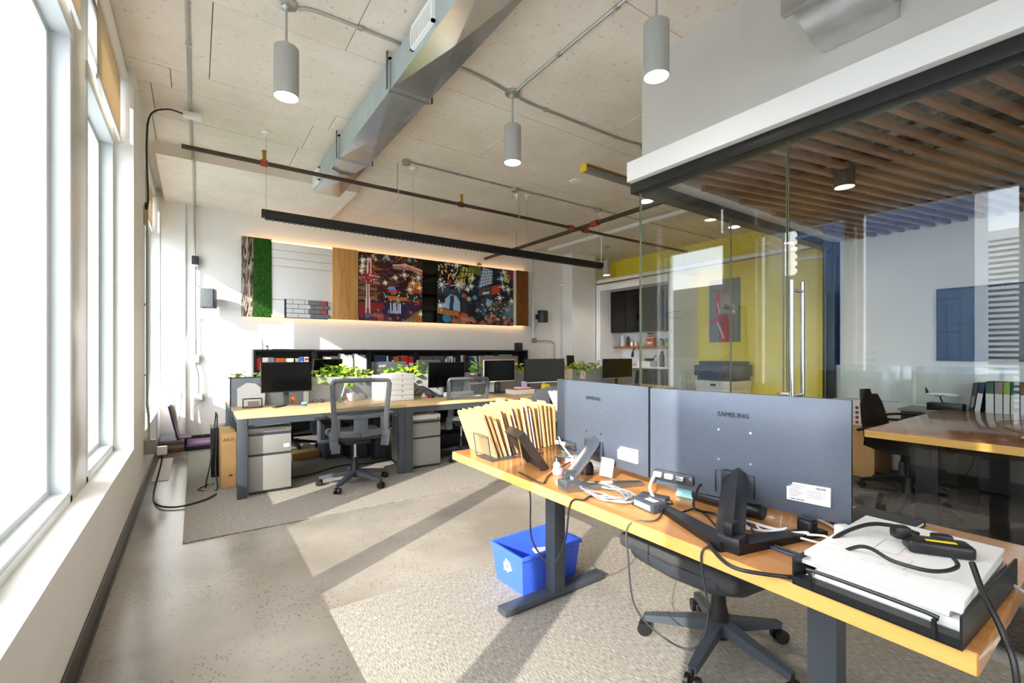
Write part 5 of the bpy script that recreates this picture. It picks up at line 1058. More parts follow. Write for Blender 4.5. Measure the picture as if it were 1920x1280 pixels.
# power bricks
def brick(label, p, size, rz, stk=True):
    t = thing('power_brick', label, 'power adapter', p, rz, 'power bricks on the near desk'); MB().box(-size[0]/2, size[0]/2, -size[1]/2, size[1]/2, 0, size[2], .005).build('brick_body', 'charcoal', t)
    if stk: B(-size[0]/2-.0006, -size[0]/2+.001, -size[1]*.36, size[1]*.36, size[2]*.2, size[2]*.8).build('rating_label', 'grey_book', t); B(-.01, .015, -size[1]*.3, size[1]*.1, size[2]-.0005, size[2]+.0006).build('top_label', 'paper2', t)
    MB().cyl((0, -size[1]/2, size[2]/2), (0, -size[1]/2-.015, size[2]/2), .007, n=8).build('strain_relief', 'black', t)
brick('larger black power brick with a silver label in front of the cable coil', (1.286, 1.020, .72), (.06, .11, .032), -.15); brick('smaller black power brick behind the larger one', (1.345, 1.045, ND), (.05, .10, .03), .3, False)
# ------------------------------------------------------------------ cables
def cable(label, pts, r=.0035, m='cable_black', name='cable', sub=8): return tag(MB().tube(pts, r, 8, sub).build(name, m), label, 'cable')
cx, cy = 1.272, 1.205
loop = []
for k in range(46):
    a = k*.72; r = 1+.14*math.sin(k*1.7); loop.append((cx+.055*r*math.cos(a)+.01*math.sin(k*.9), cy+.115*r*math.sin(a)+.012*math.cos(k*1.3), ND+.006+.02*((k*7) % 5)/5))
cable('coiled grey monitor cables bundled in front of the left near monitor', loop, .0036, 'cable_grey', 'cable_coil', 5)
cable('black lead from the coil dropping over the desk edge by the desk leg', [(1.247, 1.146, .727), (1.205, 1.213, .727), (1.155, 1.203, .725), (1.142, 1.26, .70), (1.13, 1.28, .55), (1.16, 1.40, .42), (1.22, 1.6, .44), (1.30, 1.72, .60), (1.2, 1.68, .715), (1.161, 1.457, .726), (1.265, 1.532, .726), (1.502, 1.657, .727)], .0036)
cable('white lead from the monitor port curving to the power brick', [(1.43, 1.085, .815), (1.39, 1.08, .80), (1.355, 1.07, .765), (1.325, 1.02, .74), (1.31, .985, .735)], .005, 'cable_white')
cable('thin grey lead looping below the desk toward the chair', [(1.300, 0.973, .727), (1.204, 0.927, .725), (1.142, .985, .705), (1.13, .975, .6), (1.15, .965, .45), (1.2, .90, .37), (1.24, .82, .36), (1.2, .745, .5), (1.143, .73, .70), (1.186, 0.716, .726), (1.227, 0.775, .727)], .003, 'charcoal')
cable('black lead from the right monitor port sweeping across the desk to the tray', [(1.47, .93, .80), (1.42, .92, .79), (1.34, .88, .75), (1.407, 0.840, .726), (1.324, 0.708, .727), (1.310, 0.618, .727), (1.303, 0.548, .728), (1.282, 0.502, .73), (1.25, .40, .815), (1.22, .33, .815), (1.23, .27, .815), (1.29, .245, .818), (1.355, .27, .82)], .0042)
cable('thick black power lead curving along the front of the near desk', [(1.282, 0.828, .727), (1.171, 0.723, .727), (1.118, 0.661, .727), (1.095, 0.605, .727), (1.127, 0.544, .727), (1.173, 0.493, .728), (1.200, 0.470, .735), (1.30, .475, .79), (1.40, .44, .818), (1.45, .40, .82), (1.43, .34, .822)], .005)
cable('blue black lead arcing behind the right monitor foot', [(1.544, 0.835, .727), (1.398, 0.731, .727), (1.311, 0.648, .727), (1.288, 0.581, .727), (1.306, 0.537, .727), (1.363, 0.509, .727), (1.408, 0.488, .74)], .0036, 'cable_blue')
cable('black lead from the plug splitter dropping off the near corner', [(1.30, .225, .83), (1.24, .20, .80), (1.19, .165, .75), (1.16, .145, .68), (1.16, .14, .4), (1.18, .16, .1), (1.3, .3, .02)], .0055)
cable('thin black lead leaving the small adapter under the right monitor', [(1.297, 0.966, .726), (1.285, 0.922, .727), (1.349, 0.920, .727), (1.400, 0.903, .727), (1.298, 0.775, .727), (1.248, 0.737, .727)], .003)
cable('white charging lead crossing behind the paper tray', [(1.658, 0.886, .73), (1.664, 0.785, .727), (1.632, 0.639, .727), (1.567, 0.517, .726), (1.608, 0.430, .726), (1.648, 0.350, .727), (1.621, 0.274, .727), (1.550, 0.209, .727), (1.43, .14, .73), (1.40, .12, .68), (1.40, .12, .5)], .0038, 'cable_white')
wl2 = []
for k in range(20):
    a = k*1.1; wl2.append((1.40+.035*math.cos(a)+.004*k*.3, .745-.008*k+.07*math.sin(a*.9), ND+.006+.008*(k % 3)))
cable('tangled white leads under the right near monitor', wl2, .0033, 'cable_white', 'cable_tangle', 6)
t = thing('mouse_dock', 'black rounded adapter standing on the white leads', 'adapter', (1.483, 0.604, .72), -.2); MB().box(-.018, .018, -.024, .024, 0, .05, .012, seg=3).build('adapter_body', 'black', t); B(-.014, .014, -.02, .02, .05, .052).build('top_face', 'charcoal', t)
t = thing('usb_charger', 'white cube charger with a dark plug beside the tray', 'charger', (1.491, 0.512, .72), -.5); MB().box(-.019, .019, -.019, .019, 0, .055, .006).build('charger_body', 'white_plastic', t); B(-.021, -.0185, -.008, .008, .018, .034, .001).build('plug_face', 'cable_blue', t); MB().tube([(-.02, 0, .026), (-.035, 0, .02), (-.03, .005, .004), (-.01, .03, .003)], .0035, 6, 4).build('plug_lead', 'cable_blue', t)
tag(MB().obox((1.50, 1.0, ND+.03), (.004, .10, .06), .2, ry=.5).build('teal_note', 'teal'), 'pale teal note card under the right near monitor', 'note')
t = thing('black_cylinder', 'black cylindrical speaker lying under the right near monitor', 'speaker', (1.50, .86, ND)); MB().cyl((0, -.12, .026), (0, .12, .026), .026, n=20).build('tube_body', 'black', t); MB().cyl((0, -.122, .026), (0, -.119, .026), .02, n=16).build('end_face', 'charcoal', t)
t = thing('keyboard_tray', 'pale wood monitor shelf board at the back of the near desk', 'board', (1.70, .95, ND)); B(-.05, .05, -.42, .35, .0, .012, .002).build('board_top', 'cream', t); B(-.045, -.04, -.4, .3, .012, .014).build('edge_line', 'charcoal', t)
t = thing('notebook', 'closed black notebook at the back right of the near desk', 'notebook', (1.755, .515, ND), -.05); MB().box(-.11, .11, -.085, .085, 0, .004, .001).box(-.11, .11, -.085, .085, .014, .018, .001).box(.104, .11, -.085, .085, 0, .018, .001).build('cover', 'black', t); B(-.107, .104, -.082, .082, .004, .014).build('page_block', 'cream', t)
tag(MB().obox((1.80, .66, ND+.003), (.1, .12, .004), .3).build('pink_slip', 'cream'), 'pale paper slip behind the black notebook', 'paper')
# ------------------------------------------------------------------ paper tray
t = thing('letter_tray', 'black metal letter tray at the near end of the desk', 'tray', (1.353, .345, ND), -.03)
B(-.215, .215, -.14, .145, .001, .004).build('tray_floor', 'black', t)
for q in ((-.215, .215, -.143, -.139, .001, .062), (-.215, .215, .142, .146, .001, .062)): B(*q).build('tray_side', 'black', t)
MB().prism([(-.215, .001), (-.215, .02), (-.19, .022), (-.19, .001)], -.14, .145, 'y').build('front_lip', 'black', t)
MB().tube([(-.213, -.105, .004), (-.22, -.105, .04), (-.22, -.095, .05), (-.22, .095, .05), (-.22, .105, .04), (-.213, .105, .004)], .0042, 8, 3).build('front_wire', 'black', t)
sheets = [(.012, .005, .0, 'paper', .4, .26), (.022, -.01, .02, 'paper2', .38, .25), (.010, .008, -.03, 'paper', .41, .265), (.014, -.004, .03, 'paper', .39, .255), (.010, .01, -.02, 'paper', .42, .27)]
z = ND+.005
names = ('lowest', 'second', 'middle', 'fourth')
for k, (h, dy, rz, m, lx, ly) in enumerate(sheets):
    if k < 4: tag(MB().obox((1.355+dy, .345+dy, z+h/2), (lx-.03, ly, h), rz-.03, bev=.002).build('paper_stack', m), names[k]+' bundle of papers in the letter tray', 'papers', 'paper bundles in the letter tray')
    else:
        tt = thing('paper_stack', 'top drawing sheets with red scribbles in the letter tray', 'papers', (1.365, .35, z), rz+.03, 'paper bundles in the letter tray'); B(-lx/2+.015, lx/2-.005, -ly/2, ly/2, 0, h, .002).build('sheet_block', m, tt)
        sc = MB(); rr = random.Random(5)
        for q in range(46):
            x0 = rr.uniform(-.15, .12); y0 = rr.uniform(-.05, .11); l = rr.uniform(.004, .02); sc.box(x0, x0+.0012, y0, y0+l, h, h+.0004)
        sc.build('red_scribbles', 'pink', tt)
        dg = MB()
        for q in ((-.05, .05, .045, .046), (-.05, .05, .0, .001), (-.05, -.049, .0, .046), (.049, .05, 0, .046), (-.13, -.06, -.03, -.0292), (.08, .081, -.1, .1)): dg.box(q[0], q[1], q[2], q[3], h, h+.0004)
        dg.build('grey_plan_lines', 'grey_book', tt)
    z += h+.0008
tag(MB().obox((1.27, .40, ND+.012), (.10, .06, .004), .4).build('green_tab', 'green'), 'green printed tab sticking out of the lower papers', 'paper')
t = thing('plug_splitter', 'black three way plug splitter with yellow print on the papers', 'plug', (1.405, .30, z), .55); MB().box(-.026, .026, -.06, .06, 0, .03, .010, seg=3).build('splitter_body', 'black', t); B(-.015, -.004, -.03, .025, .0298, .0306).build('yellow_print', 'yellow_note', t)
MB().obox((.01, .065, .035), (.03, .035, .03), .2, bev=.008).build('plug_head', 'black', t); MB().obox((.036, -.02, .02), (.026, .04, .028), 0, bev=.008).build('plug_head', 'black', t)
# ------------------------------------------------------------------ recycling bin
t = thing('recycling_bin', 'blue plastic recycling bin under the near desk', 'bin', (1.56, 2.005, .009), .03)
h = .205; bw, bd, tw, td = .185, .118, .205, .138
def ringbox(w, d, z): return [(-w, -d, z), (w, -d, z), (w, d, z), (-w, d, z)]
m = MB(); Ls = [ringbox(bw, bd, 0), ringbox(tw, td, h), ringbox(tw-.006, td-.006, h), ringbox(bw-.006, bd-.006, .006)]
V = [Vector(p) for L_ in Ls for p in L_]; m._add(V, [(3, 2, 1, 0), (12, 13, 14, 15)] + [(k*4+i, k*4+(i+1) % 4, (k+1)*4+(i+1) % 4, (k+1)*4+i) for k in range(3) for i in range(4)]); m.build('tub', 'blue_bin', t)
m = MB()
for q in ((-tw-.008, tw+.008, -td-.008, -td), (-tw-.008, tw+.008, td, td+.008), (-tw-.008, -tw, -td, td), (tw, tw+.008, -td, td)): m.box(q[0], q[1], q[2], q[3], h-.018, h+.002, .002)
m.build('rim', 'blue_bin', t)
for sx in (-.12, .02, .14): B(sx, sx+.012, -td-.006, -td+.001, h-.03, h-.018).build('rib', 'blue_bin', t)
Mx = basis((-(bw+.012), .0, .115), (0, -1, 0), (.0, 0, 1)) 
sy = MB()
for k in range(3):
    Rk = Mx @ Matrix.Rotation(k*2*math.pi/3, 4, 'Z')
    for poly_ in ([(-.030, -.026), (.006, -.026), (.006, -.012), (-.022, -.012)], [(.006, -.033), (.024, -.019), (.006, -.005)]): sy.prism(poly_, -.001, .004, 'z', Rk)
sy.build('recycling_arrows', 'white_print', t)
tag(MB().obox((1.62, 2.0, .12), (.15, .10, .012), .4, .5, .3).build('discarded_paper', 'paper'), 'crumpled white paper sticking up inside the blue bin', 'paper')
# ------------------------------------------------------------------ near chair under the desk
t = thing('office_chair', 'charcoal office chair pushed under the near desk', 'chair', (1.80, 1.07, .009), math.pi/2, )
MB().box(-.26, .26, -.20, .33, .43, .49, .03, seg=3).build('seat', 'fabric_dark', t)
sh = MB(); vs = []; n = 12
for j in range(7):
    f = j/6; s = 1-.45*f*f*f
    for i in range(n+1): a = 2*math.pi*i/n; vs.append(Vector((.285*s*math.copysign(abs(math.cos(a))**.6, math.cos(a)), .07+.285*s*math.copysign(abs(math.sin(a))**.6, math.sin(a)), .46-.10*f)))
sh._add(vs, [(j*(n+1)+i, j*(n+1)+i+1, (j+1)*(n+1)+i+1, (j+1)*(n+1)+i) for j in range(6) for i in range(n)] + [tuple(6*(n+1)+i for i in range(n))]); sh.build('seat_shell', 'charcoal', t)
MB().beam((-.02, .0, .395), (-.28, -.02, .395), .014, .012).box(-.33, -.26, -.035, 0, .385, .405, .006).build('lever', 'black', t)
shell('x', .21, .50, .93, -.22, .04).build('backrest', 'fabric_dark', t); MB().beam((0, -.15, .42), (0, -.29, .6), .06, .025, bev=.006).build('back_spine', 'black', t)
base5(t, 'dark_metal', r=.30, rot=.55, z_seat=.40)
# ================================================================== KITCHEN
KX = 7.42
t = thing('kitchen_surround', 'white boxed kitchen niche with open front', 'cabinet')
B(KX, 8.19, 7.21, 7.335, 0, 2.76).build('side_panel', 'white_trim', t); B(KX, 8.19, 5.31, 5.43, 0, 2.76).build('side_panel', 'white_trim', t); B(KX, 8.19, 5.43, 7.21, 2.62, 2.76).build('top_panel', 'white_trim', t); B(8.15, 8.19, 5.43, 7.21, 0, 2.62).build('back_panel', 'white_trim', t)
ords = ['first', 'second', 'third', 'fourth']
for k in range(4):
    y1 = 7.205-k*.4435; t = thing('wall_cabinet', 'glossy black wall cabinet, %s from the white column' % ords[k], 'cabinet', group='black kitchen wall cabinets')
    B(7.77, 8.148, y1-.441, y1, 1.70, 2.615).build('carcass', 'black', t); B(7.752, 7.769, y1-.439, y1-.002, 1.702, 2.613, .002).build('door', 'black_gloss', t)
    t = thing('base_cabinet', 'black kitchen base cabinet, %s from the white column' % ords[k], 'cabinet', group='black kitchen base cabinets')
    B(7.52, 8.148, y1-.441, y1, .1, .928).build('carcass', 'black', t); B(7.502, 7.519, y1-.439, y1-.002, .105, .92, .002).build('door', 'black_gloss', t); B(7.55, 8.1, y1-.44, y1-.001, 0, .1).build('plinth', 'black', t)
tag(MB().box(7.48, 8.149, 5.432, 7.208, .929, .962, .003).build('kitchen_counter', 'white_trim'), 'thin white kitchen worktop', 'worktop')
tag(MB().box(7.84, 8.149, 5.432, 7.208, 1.345, 1.39, .003).build('kitchen_shelf', 'shelf_wood'), 'brown timber shelf below the black wall cabinets', 'shelf')
t = thing('paper_towel', 'white paper towel roll on the kitchen shelf', 'paper roll', (7.95, 7.02, 1.39)); MB().cyl((0, 0, 0), (0, 0, .25), .05, n=20).build('roll', 'paper', t); MB().cyl((0, 0, .25), (0, 0, .252), .018).build('core', 'cardboard', t)
def jar(name, label, y, h, r, m, lid, cat='jar', z=1.39, x=7.95):
    t = thing(name, label, cat, (x, y, z)); MB().lathe([(0, 0), (r, 0), (r, h*.72), (r*.6, h*.8), (r*.6, h*.84), (0, h*.84)]).build('vessel', m, t); MB().cyl((0, 0, h*.83), (0, 0, h), r*.62, n=14).build('lid', lid, t)
jar('syrup_bottle', 'brown syrup bottle with a dark cap beside the paper towel', 6.88, .22, .045, 'brown', 'charcoal', 'bottle'); jar('glass_jar', 'first small pale jar right of the brown bottle', 6.76, .13, .038, 'white_plastic', 'alu'); jar('glass_jar', 'second small pale jar with a metal lid', 6.65, .12, .034, 'paper2', 'alu'); jar('glass_jar', 'third pale jar before the orange packet', 6.50, .11, .04, 'cream', 'white_plastic')
t = thing('snack_box', 'orange patterned food box on the kitchen shelf', 'box', (7.95, 6.24, 1.39)); B(-.05, .05, -.09, .09, 0, .17, .003).build('carton', 'orange', t); B(-.052, -.049, -.06, .06, .04, .09).build('picture', 'cream', t); B(-.052, -.049, -.03, .03, .1, .14).build('panel', 'brown', t)
t = thing('coffee_bag', 'tall red and white bag behind the orange box', 'bag', (8.05, 6.32, 1.39)); MB().prism([(-.09, 0), (.09, 0), (.085, .25), (.07, .30), (-.07, .30), (-.085, .25)], -.03, .03, 'x').build('bag_body', 'cream', t); B(-.032, -.03, -.08, .08, .2, .23).build('red_band', 'red', t); B(-.032, -.03, -.075, .075, .25, .29).build('dark_band', 'black', t)
jar('steel_tin', 'small grey tin left of the green packet', 5.98, .15, .06, 'grey_book', 'charcoal', 'tin')
t = thing('tea_box', 'bright green tea packet on the kitchen shelf', 'box', (7.95, 5.80, 1.39)); B(-.04, .04, -.065, .065, 0, .16, .003).build('carton', 'grey_book', t); B(-.042, .0, -.064, .064, .0, .065).build('green_band', 'leaf2', t)
t = thing('toaster_oven', 'silver grey framed picture box at the right of the kitchen shelf', 'box', (8.0, 5.60, 1.39)); B(-.06, .06, -.1, .11, 0, .26, .004).build('frame_body', 'grey_book', t); B(-.062, -.058, -.07, .08, .03, .23).build('dark_window', 'charcoal', t)
t = thing('faucet', 'black gooseneck kitchen faucet', 'faucet', (8.0, 6.55, .962)); MB().lathe([(0, 0), (.03, 0), (.025, .03), (0, .03)]).build('base', 'black', t); MB().tube([(0, 0, .02), (0, 0, .30), (-.01, .03, .37), (-.02, .10, .40), (-.03, .18, .36), (-.03, .205, .28)], .014, 10, 5).build('spout', 'black', t); MB().cyl((-.03, .205, .30), (-.03, .22, .19), .024, .03, n=14).build('spray_head', 'black', t)
jar('thermos', 'dark thermos bottle on the kitchen counter', 5.86, .32, .055, 'charcoal', 'black', 'bottle', .962, 7.8); jar('thermos', 'second slim dark bottle near the counter end', 5.58, .30, .045, 'dark_metal', 'black', 'bottle', .962, 7.8)
t = thing('dish_rack', 'white dish rack with black handled pans by the faucet', 'rack', (7.8, 6.22, .962)); B(-.12, .12, -.16, .16, 0, .11, .01).build('rack_tub', 'white_plastic', t); MB().lathe([(0, .1), (.09, .12), (.1, .17), (.095, .17), (.08, .125), (0, .11)], (0, -.05, 0)).build('pan', 'black', t); MB().cyl((0, -.14, .16), (-.02, -.24, .24), .009).build('pan_handle', 'black', t)
for k in range(3): jar('drinking_glass', ('left', 'middle', 'right')[k] + ' small glass on the kitchen counter left of the faucet', 7.02-.09*k, .12, .032, 'outlet', 'outlet', 'glass', .962, 7.95)
# printer and picture on the yellow wall
t = thing('office_printer', 'white and dark office printer against the yellow wall', 'printer', (7.72, 4.5, 0)); B(-.3, .3, -.34, .34, .03, .62, .01).build('paper_cabinet', 'white_plastic', t); B(-.32, .3, -.35, .35, .62, .76, .012).build('print_body', 'ped_white', t); B(-.28, .28, -.33, .33, .76, .84, .006).build('output_gap', 'charcoal', t); B(-.32, .3, -.37, .37, .84, 1.03, .015).build('scanner', 'charcoal', t); B(-.24, .28, -.33, .33, 1.03, 1.10, .02).build('document_feeder', 'black', t); B(-.325, -.31, -.05, .05, .67, .71).build('badge', 'black', t)
for z0 in (.08, .26, .44): B(-.315, -.298, -.32, .32, z0, z0+.16, .004).build('paper_drawer', 'white_plastic', t)
R = random.Random(9)
A = painter(50, 98, hx('#7c827f')); c = hx
poly(A, [(0, 0), (50, 0), (50, 30), (0, 40)], c('#737a76'), .6); poly(A, [(18, 0), (34, 0), (34, 30), (30, 42), (20, 44), (14, 36)], c('#b8231f')); poly(A, [(0, 30), (12, 40), (24, 42), (18, 34), (6, 28)], c('#c02a24')); poly(A, [(12, 42), (18, 42), (20, 76), (26, 74), (27, 80), (14, 80), (10, 70)], c('#c8302a')); seg(A, 14, 30, 24, 6, 1.2, c('#e6d8d2')); seg(A, 14, 60, 17, 46, 1, c('#e9dcd8')); poly(A, [(20, 46), (44, 42), (46, 52), (36, 62), (32, 74), (22, 74)], c('#a7a597')); poly(A, [(24, 52), (36, 48), (34, 56), (26, 60)], c('#5c615c')); dot(A, 40, 46, 2.2, c('#f4f2ea')); seg(A, 4, 82, 22, 78, 1, c('#4c524f')); seg(A, 30, 78, 48, 86, .8, c('#4c524f')); seg(A, 40, 0, 40, 34, .6, c('#4f5753')); seg(A, 16, 38, 26, 16, .9, c('#6d1512'))
t = thing('robot_painting', 'tall grey painting of a red mechanical arm on the yellow wall', 'painting'); B(8.165, 8.199, 4.45, 5.045, 1.45, 2.635).build('canvas_box', 'charcoal', t)
canvas(A, basis((8.1645, 5.045, 1.45), (0, -1, 0), (0, 0, 1)), .595, 1.185, t)
t = thing('wall_panel', 'white plug panel low on the end of the kitchen niche', 'outlet'); B(7.6, 7.95, 5.296, 5.309, .55, .85, .003).build('plate', 'white_plastic', t)
for k in range(4): B(7.63+k*.08, 7.68+k*.08, 5.290, 5.297, .62, .7).build('socket', 'outlet', t); B(7.63+k*.08, 7.68+k*.08, 5.290, 5.297, .73, .81).build('socket', 'outlet', t)
# ================================================================== MEETING ROOM
# pull handles on the glass door
m = MB()
for x in (2.685, 2.815): m.cyl((x, 1.17, .72), (x, 1.17, 1.655), .012, n=16)
dh = m.build('door_handle', 'chrome', gf); dh['label'] = 'tall brushed steel pull handle'
for z in (1.60, 1.02): MB().cyl((2.685, 1.17, z), (2.815, 1.17, z), .009, n=12).build('standoff', 'chrome', dh)
MB().cyl((2.66, 1.17, 1.03), (2.66, 1.21, 1.03), .014, n=12).cyl((2.66, 1.20, 1.03), (2.66, 1.235, 1.03), .006, n=8).build('lock_cylinder', 'chrome', dh)
t = thing('meeting_table', 'wide timber meeting table with black legs behind the glass', 'table', (4.65, 0, .008)); B(-.95, .95, -1.2, 1.16, .682, .732, .004).build('tabletop', 'table_wood', t); B(-.953, -.949, -1.198, 1.158, .684, .730).build('edge_band', 'edge_wood', t)
for x, y in ((-.52, .93), (.6, .93), (-.52, -.9), (.6, -.9), (-.22, .52)): B(x-.04, x+.04, y-.06, y+.06, 0, .682, .004).build('leg', 'black', t)
B(-.52, .6, .91, .95, .60, .68).build('beam', 'black', t); B(-.52, .6, -.92, -.88, .60, .68).build('beam', 'black', t)
def meet_chair(label, loc, rz, first=[None]):
    if first[0]: return dup(first[0], loc, rz, label)
    t = thing('meeting_chair', label, 'chair', loc, rz, 'brown moulded meeting chairs'); mb = MB(); vs = []; n = 10; prof = [(.24, .47), (.10, .445), (-.08, .44), (-.20, .47), (-.26, .56), (-.29, .70), (-.31, .82), (-.315, .90)]
    for j, (y, z) in enumerate(prof):
        w = (.22, .24, .24, .23, .22, .20, .17, .10)[j]
        for i in range(n+1): x = -w+2*w*i/n; q = (x/w)**2; vs.append(Vector((x, y+(.06*q if j > 3 else 0), z+(.035*q if j < 4 else 0))))
    mb._add(vs, [(j*(n+1)+i, j*(n+1)+i+1, (j+1)*(n+1)+i+1, (j+1)*(n+1)+i) for j in range(len(prof)-1) for i in range(n)]); bmesh.ops.solidify(mb.bm, geom=mb.bm.faces[:], thickness=.02); mb.build('moulded_shell', 'brown_chair', t, ang=60)
    for s in (-1, 1): MB().tube([(s*.23, -.24, .62), (s*.27, -.1, .66), (s*.27, .12, .66), (s*.25, .16, .6), (s*.2, .14, .43)], .012, 8, 4).build('armrest', 'black', t)
    base5(t, 'black', r=.31, rot=.2, z_seat=.43, col_m='black'); first[0] = t; return t
meet_chair('brown moulded meeting chair at the table end, nearer the glass', (4.62, 1.16, .008), math.pi-.15); meet_chair('brown moulded meeting chair beside the first, farther from the glass', (5.26, 1.36, .008), math.pi+.1)
t = thing('credenza', 'low dark grey credenza along the meeting room wall', 'cabinet', (5.86, .1, .008)); B(-.2, .2, -1.5, 1.38, .04, .68, .004).build('carcass', 'dark_metal', t); B(-.21, .21, -1.52, 1.4, .68, .705, .003).build('top_board', 'grey_book', t)
for k in range(5): B(-.215, -.2, -1.48+k*.57, -.93+k*.57, .06, .66, .003).build('door', 'charcoal', t)
t = thing('model_airplane', 'small white model airplane on a black stand', 'model', (5.78, 1.20, .714)); MB().box(-.07, .07, -.15, .10, 0, .07, .008).build('stand_block', 'black', t); MB().cyl((0, 0, .07), (.0, .02, .13), .006).build('stem', 'black', t)
MB().lathe([(0, -.12), (.012, -.1), (.018, -.04), (.018, .05), (.01, .1), (0, .12)], (0, 0, .145), 14, Matrix.Rotation(math.pi/2, 4, 'X')).build('fuselage', 'white_plastic', t); MB().prism([(-.15, .03), (0, -.03), (.15, .03), (.15, .045), (0, .02), (-.15, .045)], .142, .147).build('wing', 'white_plastic', t); MB().prism([(.09, .15), (.12, .15), (.125, .205), (.115, .205)], -.003, .003, 'x').build('tail_fin', 'black', t)
y = .99
for k in range(9):
    w = (.035, .04, .055, .05, .04, .055, .055, .045, .055)[k]; tt = thing('ring_binder', 'meeting room binder on the credenza, %s from the left' % ('first', 'second', 'third', 'fourth', 'fifth', 'sixth', 'seventh', 'eighth', 'ninth')[k], 'binder', (5.74, y-w/2, .714), 0, 'binders on the credenza'); hh = .285 if k > 1 else .27
    B(0, .2, -w/2+.001, w/2-.001, 0, hh, .002).build('cover', ('black', 'navy', 'dark_green', 'taupe', 'leaf', 'dark_green', 'brown', 'charcoal', 'teal')[k], tt); B(-.0015, .001, -w/2+.003, w/2-.003, .01, .18).build('spine_label', 'paper', tt) if k not in (0, 7) else B(-.0015, .001, -w/2+.008, w/2-.008, .05, .15).build('spine_label', 'grey_book', tt)
    if k < 2: tt.rotation_euler = (.12, 0, 0); tt.location.y += .03
    y -= w+.002
t = thing('wall_screen', 'large dark television on the meeting room wall', 'television'); B(6.05, 6.095, .05, 1.303, 1.175, 1.885, .004).build('housing', 'black', t); B(6.046, 6.051, .06, 1.293, 1.185, 1.875).build('screen_glass', 'black_gloss', t)
mat('glass_board', '#ccd3d1', .08)
for k, (a, b) in enumerate(((1.50, 2.19), (.74, 1.465))): t = thing('whiteboard', ('left', 'right')[k] + ' frosted glass whiteboard low on the meeting room wall', 'whiteboard', group='frosted whiteboards'); B(6.088, 6.098, a, b, .73, 1.115, .002).build('board_sheet', 'glass_board', t); B(6.07, 6.09, a+.1, b-.1, .735, .745).build('pen_rail', 'alu', t)
for k, z0 in enumerate((1.14, 1.215)):
    t = thing('wall_switch', ('lower', 'upper')[k] + ' white double switch plate on the meeting room wall', 'switch', group='switch plates'); B(6.092, 6.099, 1.80, 1.92, z0, z0+.07, .002).build('plate', 'white_plastic', t); [B(6.088, 6.093, yy, yy+.035, z0+.015, z0+.055, .002).build('rocker', 'outlet', t) for yy in (1.815, 1.87)]
t = thing('meeting_pendant', 'dark cylinder pendant inside the meeting room', 'lamp', (3.72, 1.28, 0)); MB().cyl((0, 0, 2.68), (0, 0, 3.3), .007, n=8).build('stem', 'black', t); MB().lathe([(0, 2.70), (.062, 2.70), (.062, 2.41), (.058, 2.41), (.058, 2.68), (0, 2.68)], n=28).build('shade', 'bronze', t); MB().lathe([(0, 2.42), (.057, 2.42), (.057, 2.424), (0, 2.424)], n=24).build('diffuser', 'lamp_glow', t); MB().cyl((0, 0, 3.27), (0, 0, 3.3), .05).build('canopy', 'black', t)
# foil wrapped ducting above the slats
mat('foil', '#c9cdd2', .18, 1, bump=(7, .8))
rr = random.Random(4)
def foil(label, cx, cy, lx, ly, z):
    mb = MB(); n = 9; vs = []
    for j in range(n+1):
        for i in range(n+1): u = i/n; v = j/n; vs.append(Vector((cx+lx*(u-.5)+rr.uniform(-.02, .02), cy+ly*(v-.5)+rr.uniform(-.02, .02), z-.10*math.sin(math.pi*u)*(1 if 0 < j < n else .6)+rr.uniform(-.03, .03))))
    mb._add(vs, [(j*(n+1)+i, j*(n+1)+i+1, (j+1)*(n+1)+i+1, (j+1)*(n+1)+i) for j in range(n) for i in range(n)]); bmesh.ops.solidify(mb.bm, geom=mb.bm.faces[:], thickness=.03); tag(mb.build('foil_duct', 'foil', ang=5), label, 'duct', 'foil wrapped ducts')
foil('crumpled silver foil duct nearest the glass above the slats', 3.45, .78, .55, .5, 2.74); foil('crumpled silver foil duct above the middle of the slats', 4.05, .95, .6, .45, 2.76); foil('crumpled silver foil duct above the slats beside the pendant', 4.2, 1.45, .7, .35, 2.78)
t = thing('carton', 'brown cardboard carton standing behind the meeting chairs', 'box', (5.75, 1.92, .008)); B(-.25, .25, -.28, .28, 0, .36, .004).build('carton_body', 'cardboard', t); B(-.252, .252, -.282, .282, .36, .50, .004).build('carton_lid', 'cardboard', t); B(-.254, -.25, -.1, .1, .42, .46).build('hand_hole', 'brown', t)
t = thing('dotted_box', 'white box with magenta dots on top of the carton', 'box', (5.7, 1.90, .511)); B(-.12, .15, -.2, .2, 0, .24, .004).build('carton_body', 'paper', t)
mat('magenta', '#9c1f4a', .5)
for r in range(4):
    for q in range(4): MB().cyl((-.122, -.19+q*.05, .03+r*.05), (-.119, -.19+q*.05, .03+r*.05), .017, n=10).build('dot', 'magenta', t)
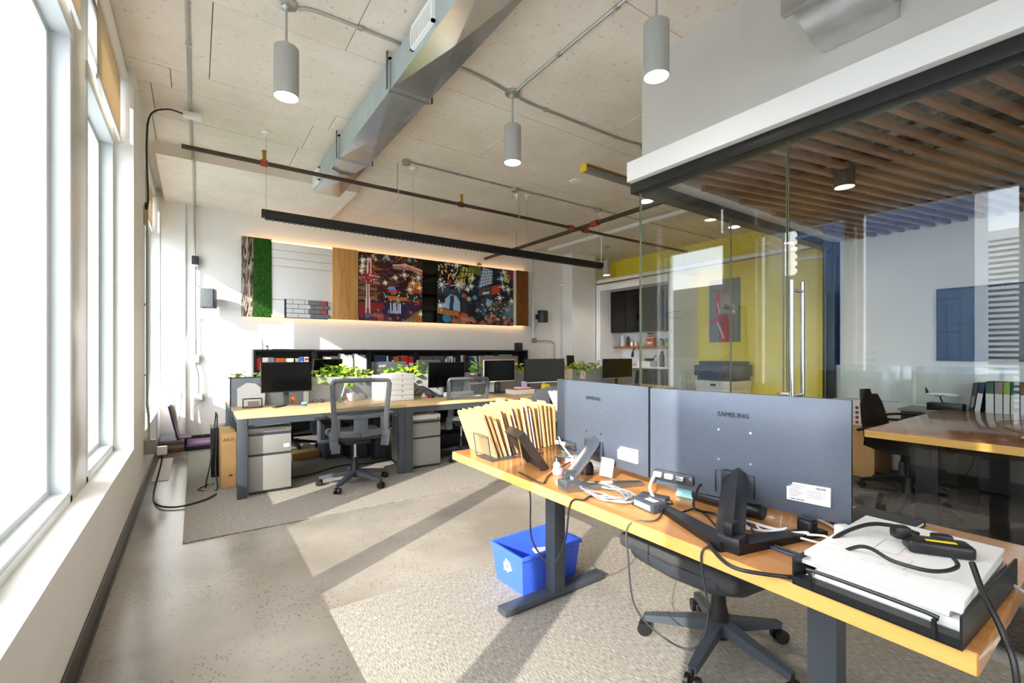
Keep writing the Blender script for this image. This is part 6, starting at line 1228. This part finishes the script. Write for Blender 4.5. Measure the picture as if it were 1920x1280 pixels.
for k in range(3): tag(MB().obox((4.2+.35*k, .35-.2*k, .743), (.22, .3, .002), .3*k).build('loose_sheet', 'paper'), ('nearest', 'middle', 'farthest')[k] + ' loose white sheet on the meeting table', 'paper')
tag(MB().tube([(4.3, .5, .746), (4.8, .7, .746), (5.2, .55, .746), (5.4, .2, .746), (5.1, -.2, .746)], .004, 6, 6).build('table_cable', 'copper'), 'orange brown cable across the meeting table', 'cable')
# marker scribble on the side glass
sc = MB(); sc.tube([(2.738, 2.06, 1.52), (2.738, 2.045, 1.60), (2.738, 2.03, 1.54), (2.738, 2.01, 1.56), (2.738, 1.99, 1.535), (2.738, 1.96, 1.545), (2.738, 1.92, 1.54), (2.738, 1.90, 1.56)], .0012, 5, 5).tube([(2.738, 2.0, 1.50), (2.738, 1.89, 1.495)], .0012, 5, 1, False).tube([(2.738, 2.05, 1.40), (2.738, 2.04, 1.43), (2.738, 2.03, 1.40), (2.738, 2.0, 1.42), (2.738, 1.97, 1.40)], .0012, 5, 4)
mat('marker_ink', '#3b5f7a', .6); o = sc.build('marker_scribble', 'marker_ink', gf)
# ------------------------------------------------------------------ origins at the base of every thing
bpy.context.view_layer.update()
def desc(o):
    for c in o.children:
        yield c; yield from desc(c)
for ob in list(SC.objects):
    if ob.parent: continue
    if ob.type == 'EMPTY' and ob.get('_auto'):
        pts = [c.matrix_world @ Vector(v) for c in desc(ob) if c.type == 'MESH' for v in c.bound_box]
    elif ob.type == 'MESH' and ob.data.users == 1 and ob.location.length == 0 and not ob.children:
        pts = [Vector(v) for v in ob.bound_box]
    else: continue
    if not pts: continue
    mn = [min(p[i] for p in pts) for i in range(3)]; mx = [max(p[i] for p in pts) for i in range(3)]
    b = Vector(((mn[0]+mx[0])/2, (mn[1]+mx[1])/2, mn[2]))
    if ob.type == 'EMPTY':
        ob.location = b
        for c in ob.children: c.location = c.location - b
    elif not ob.get('kind'):
        ob.data.transform(Matrix.Translation(-b)); ob.location = b
for ob in SC.objects:
    if '_auto' in ob: del ob['_auto']
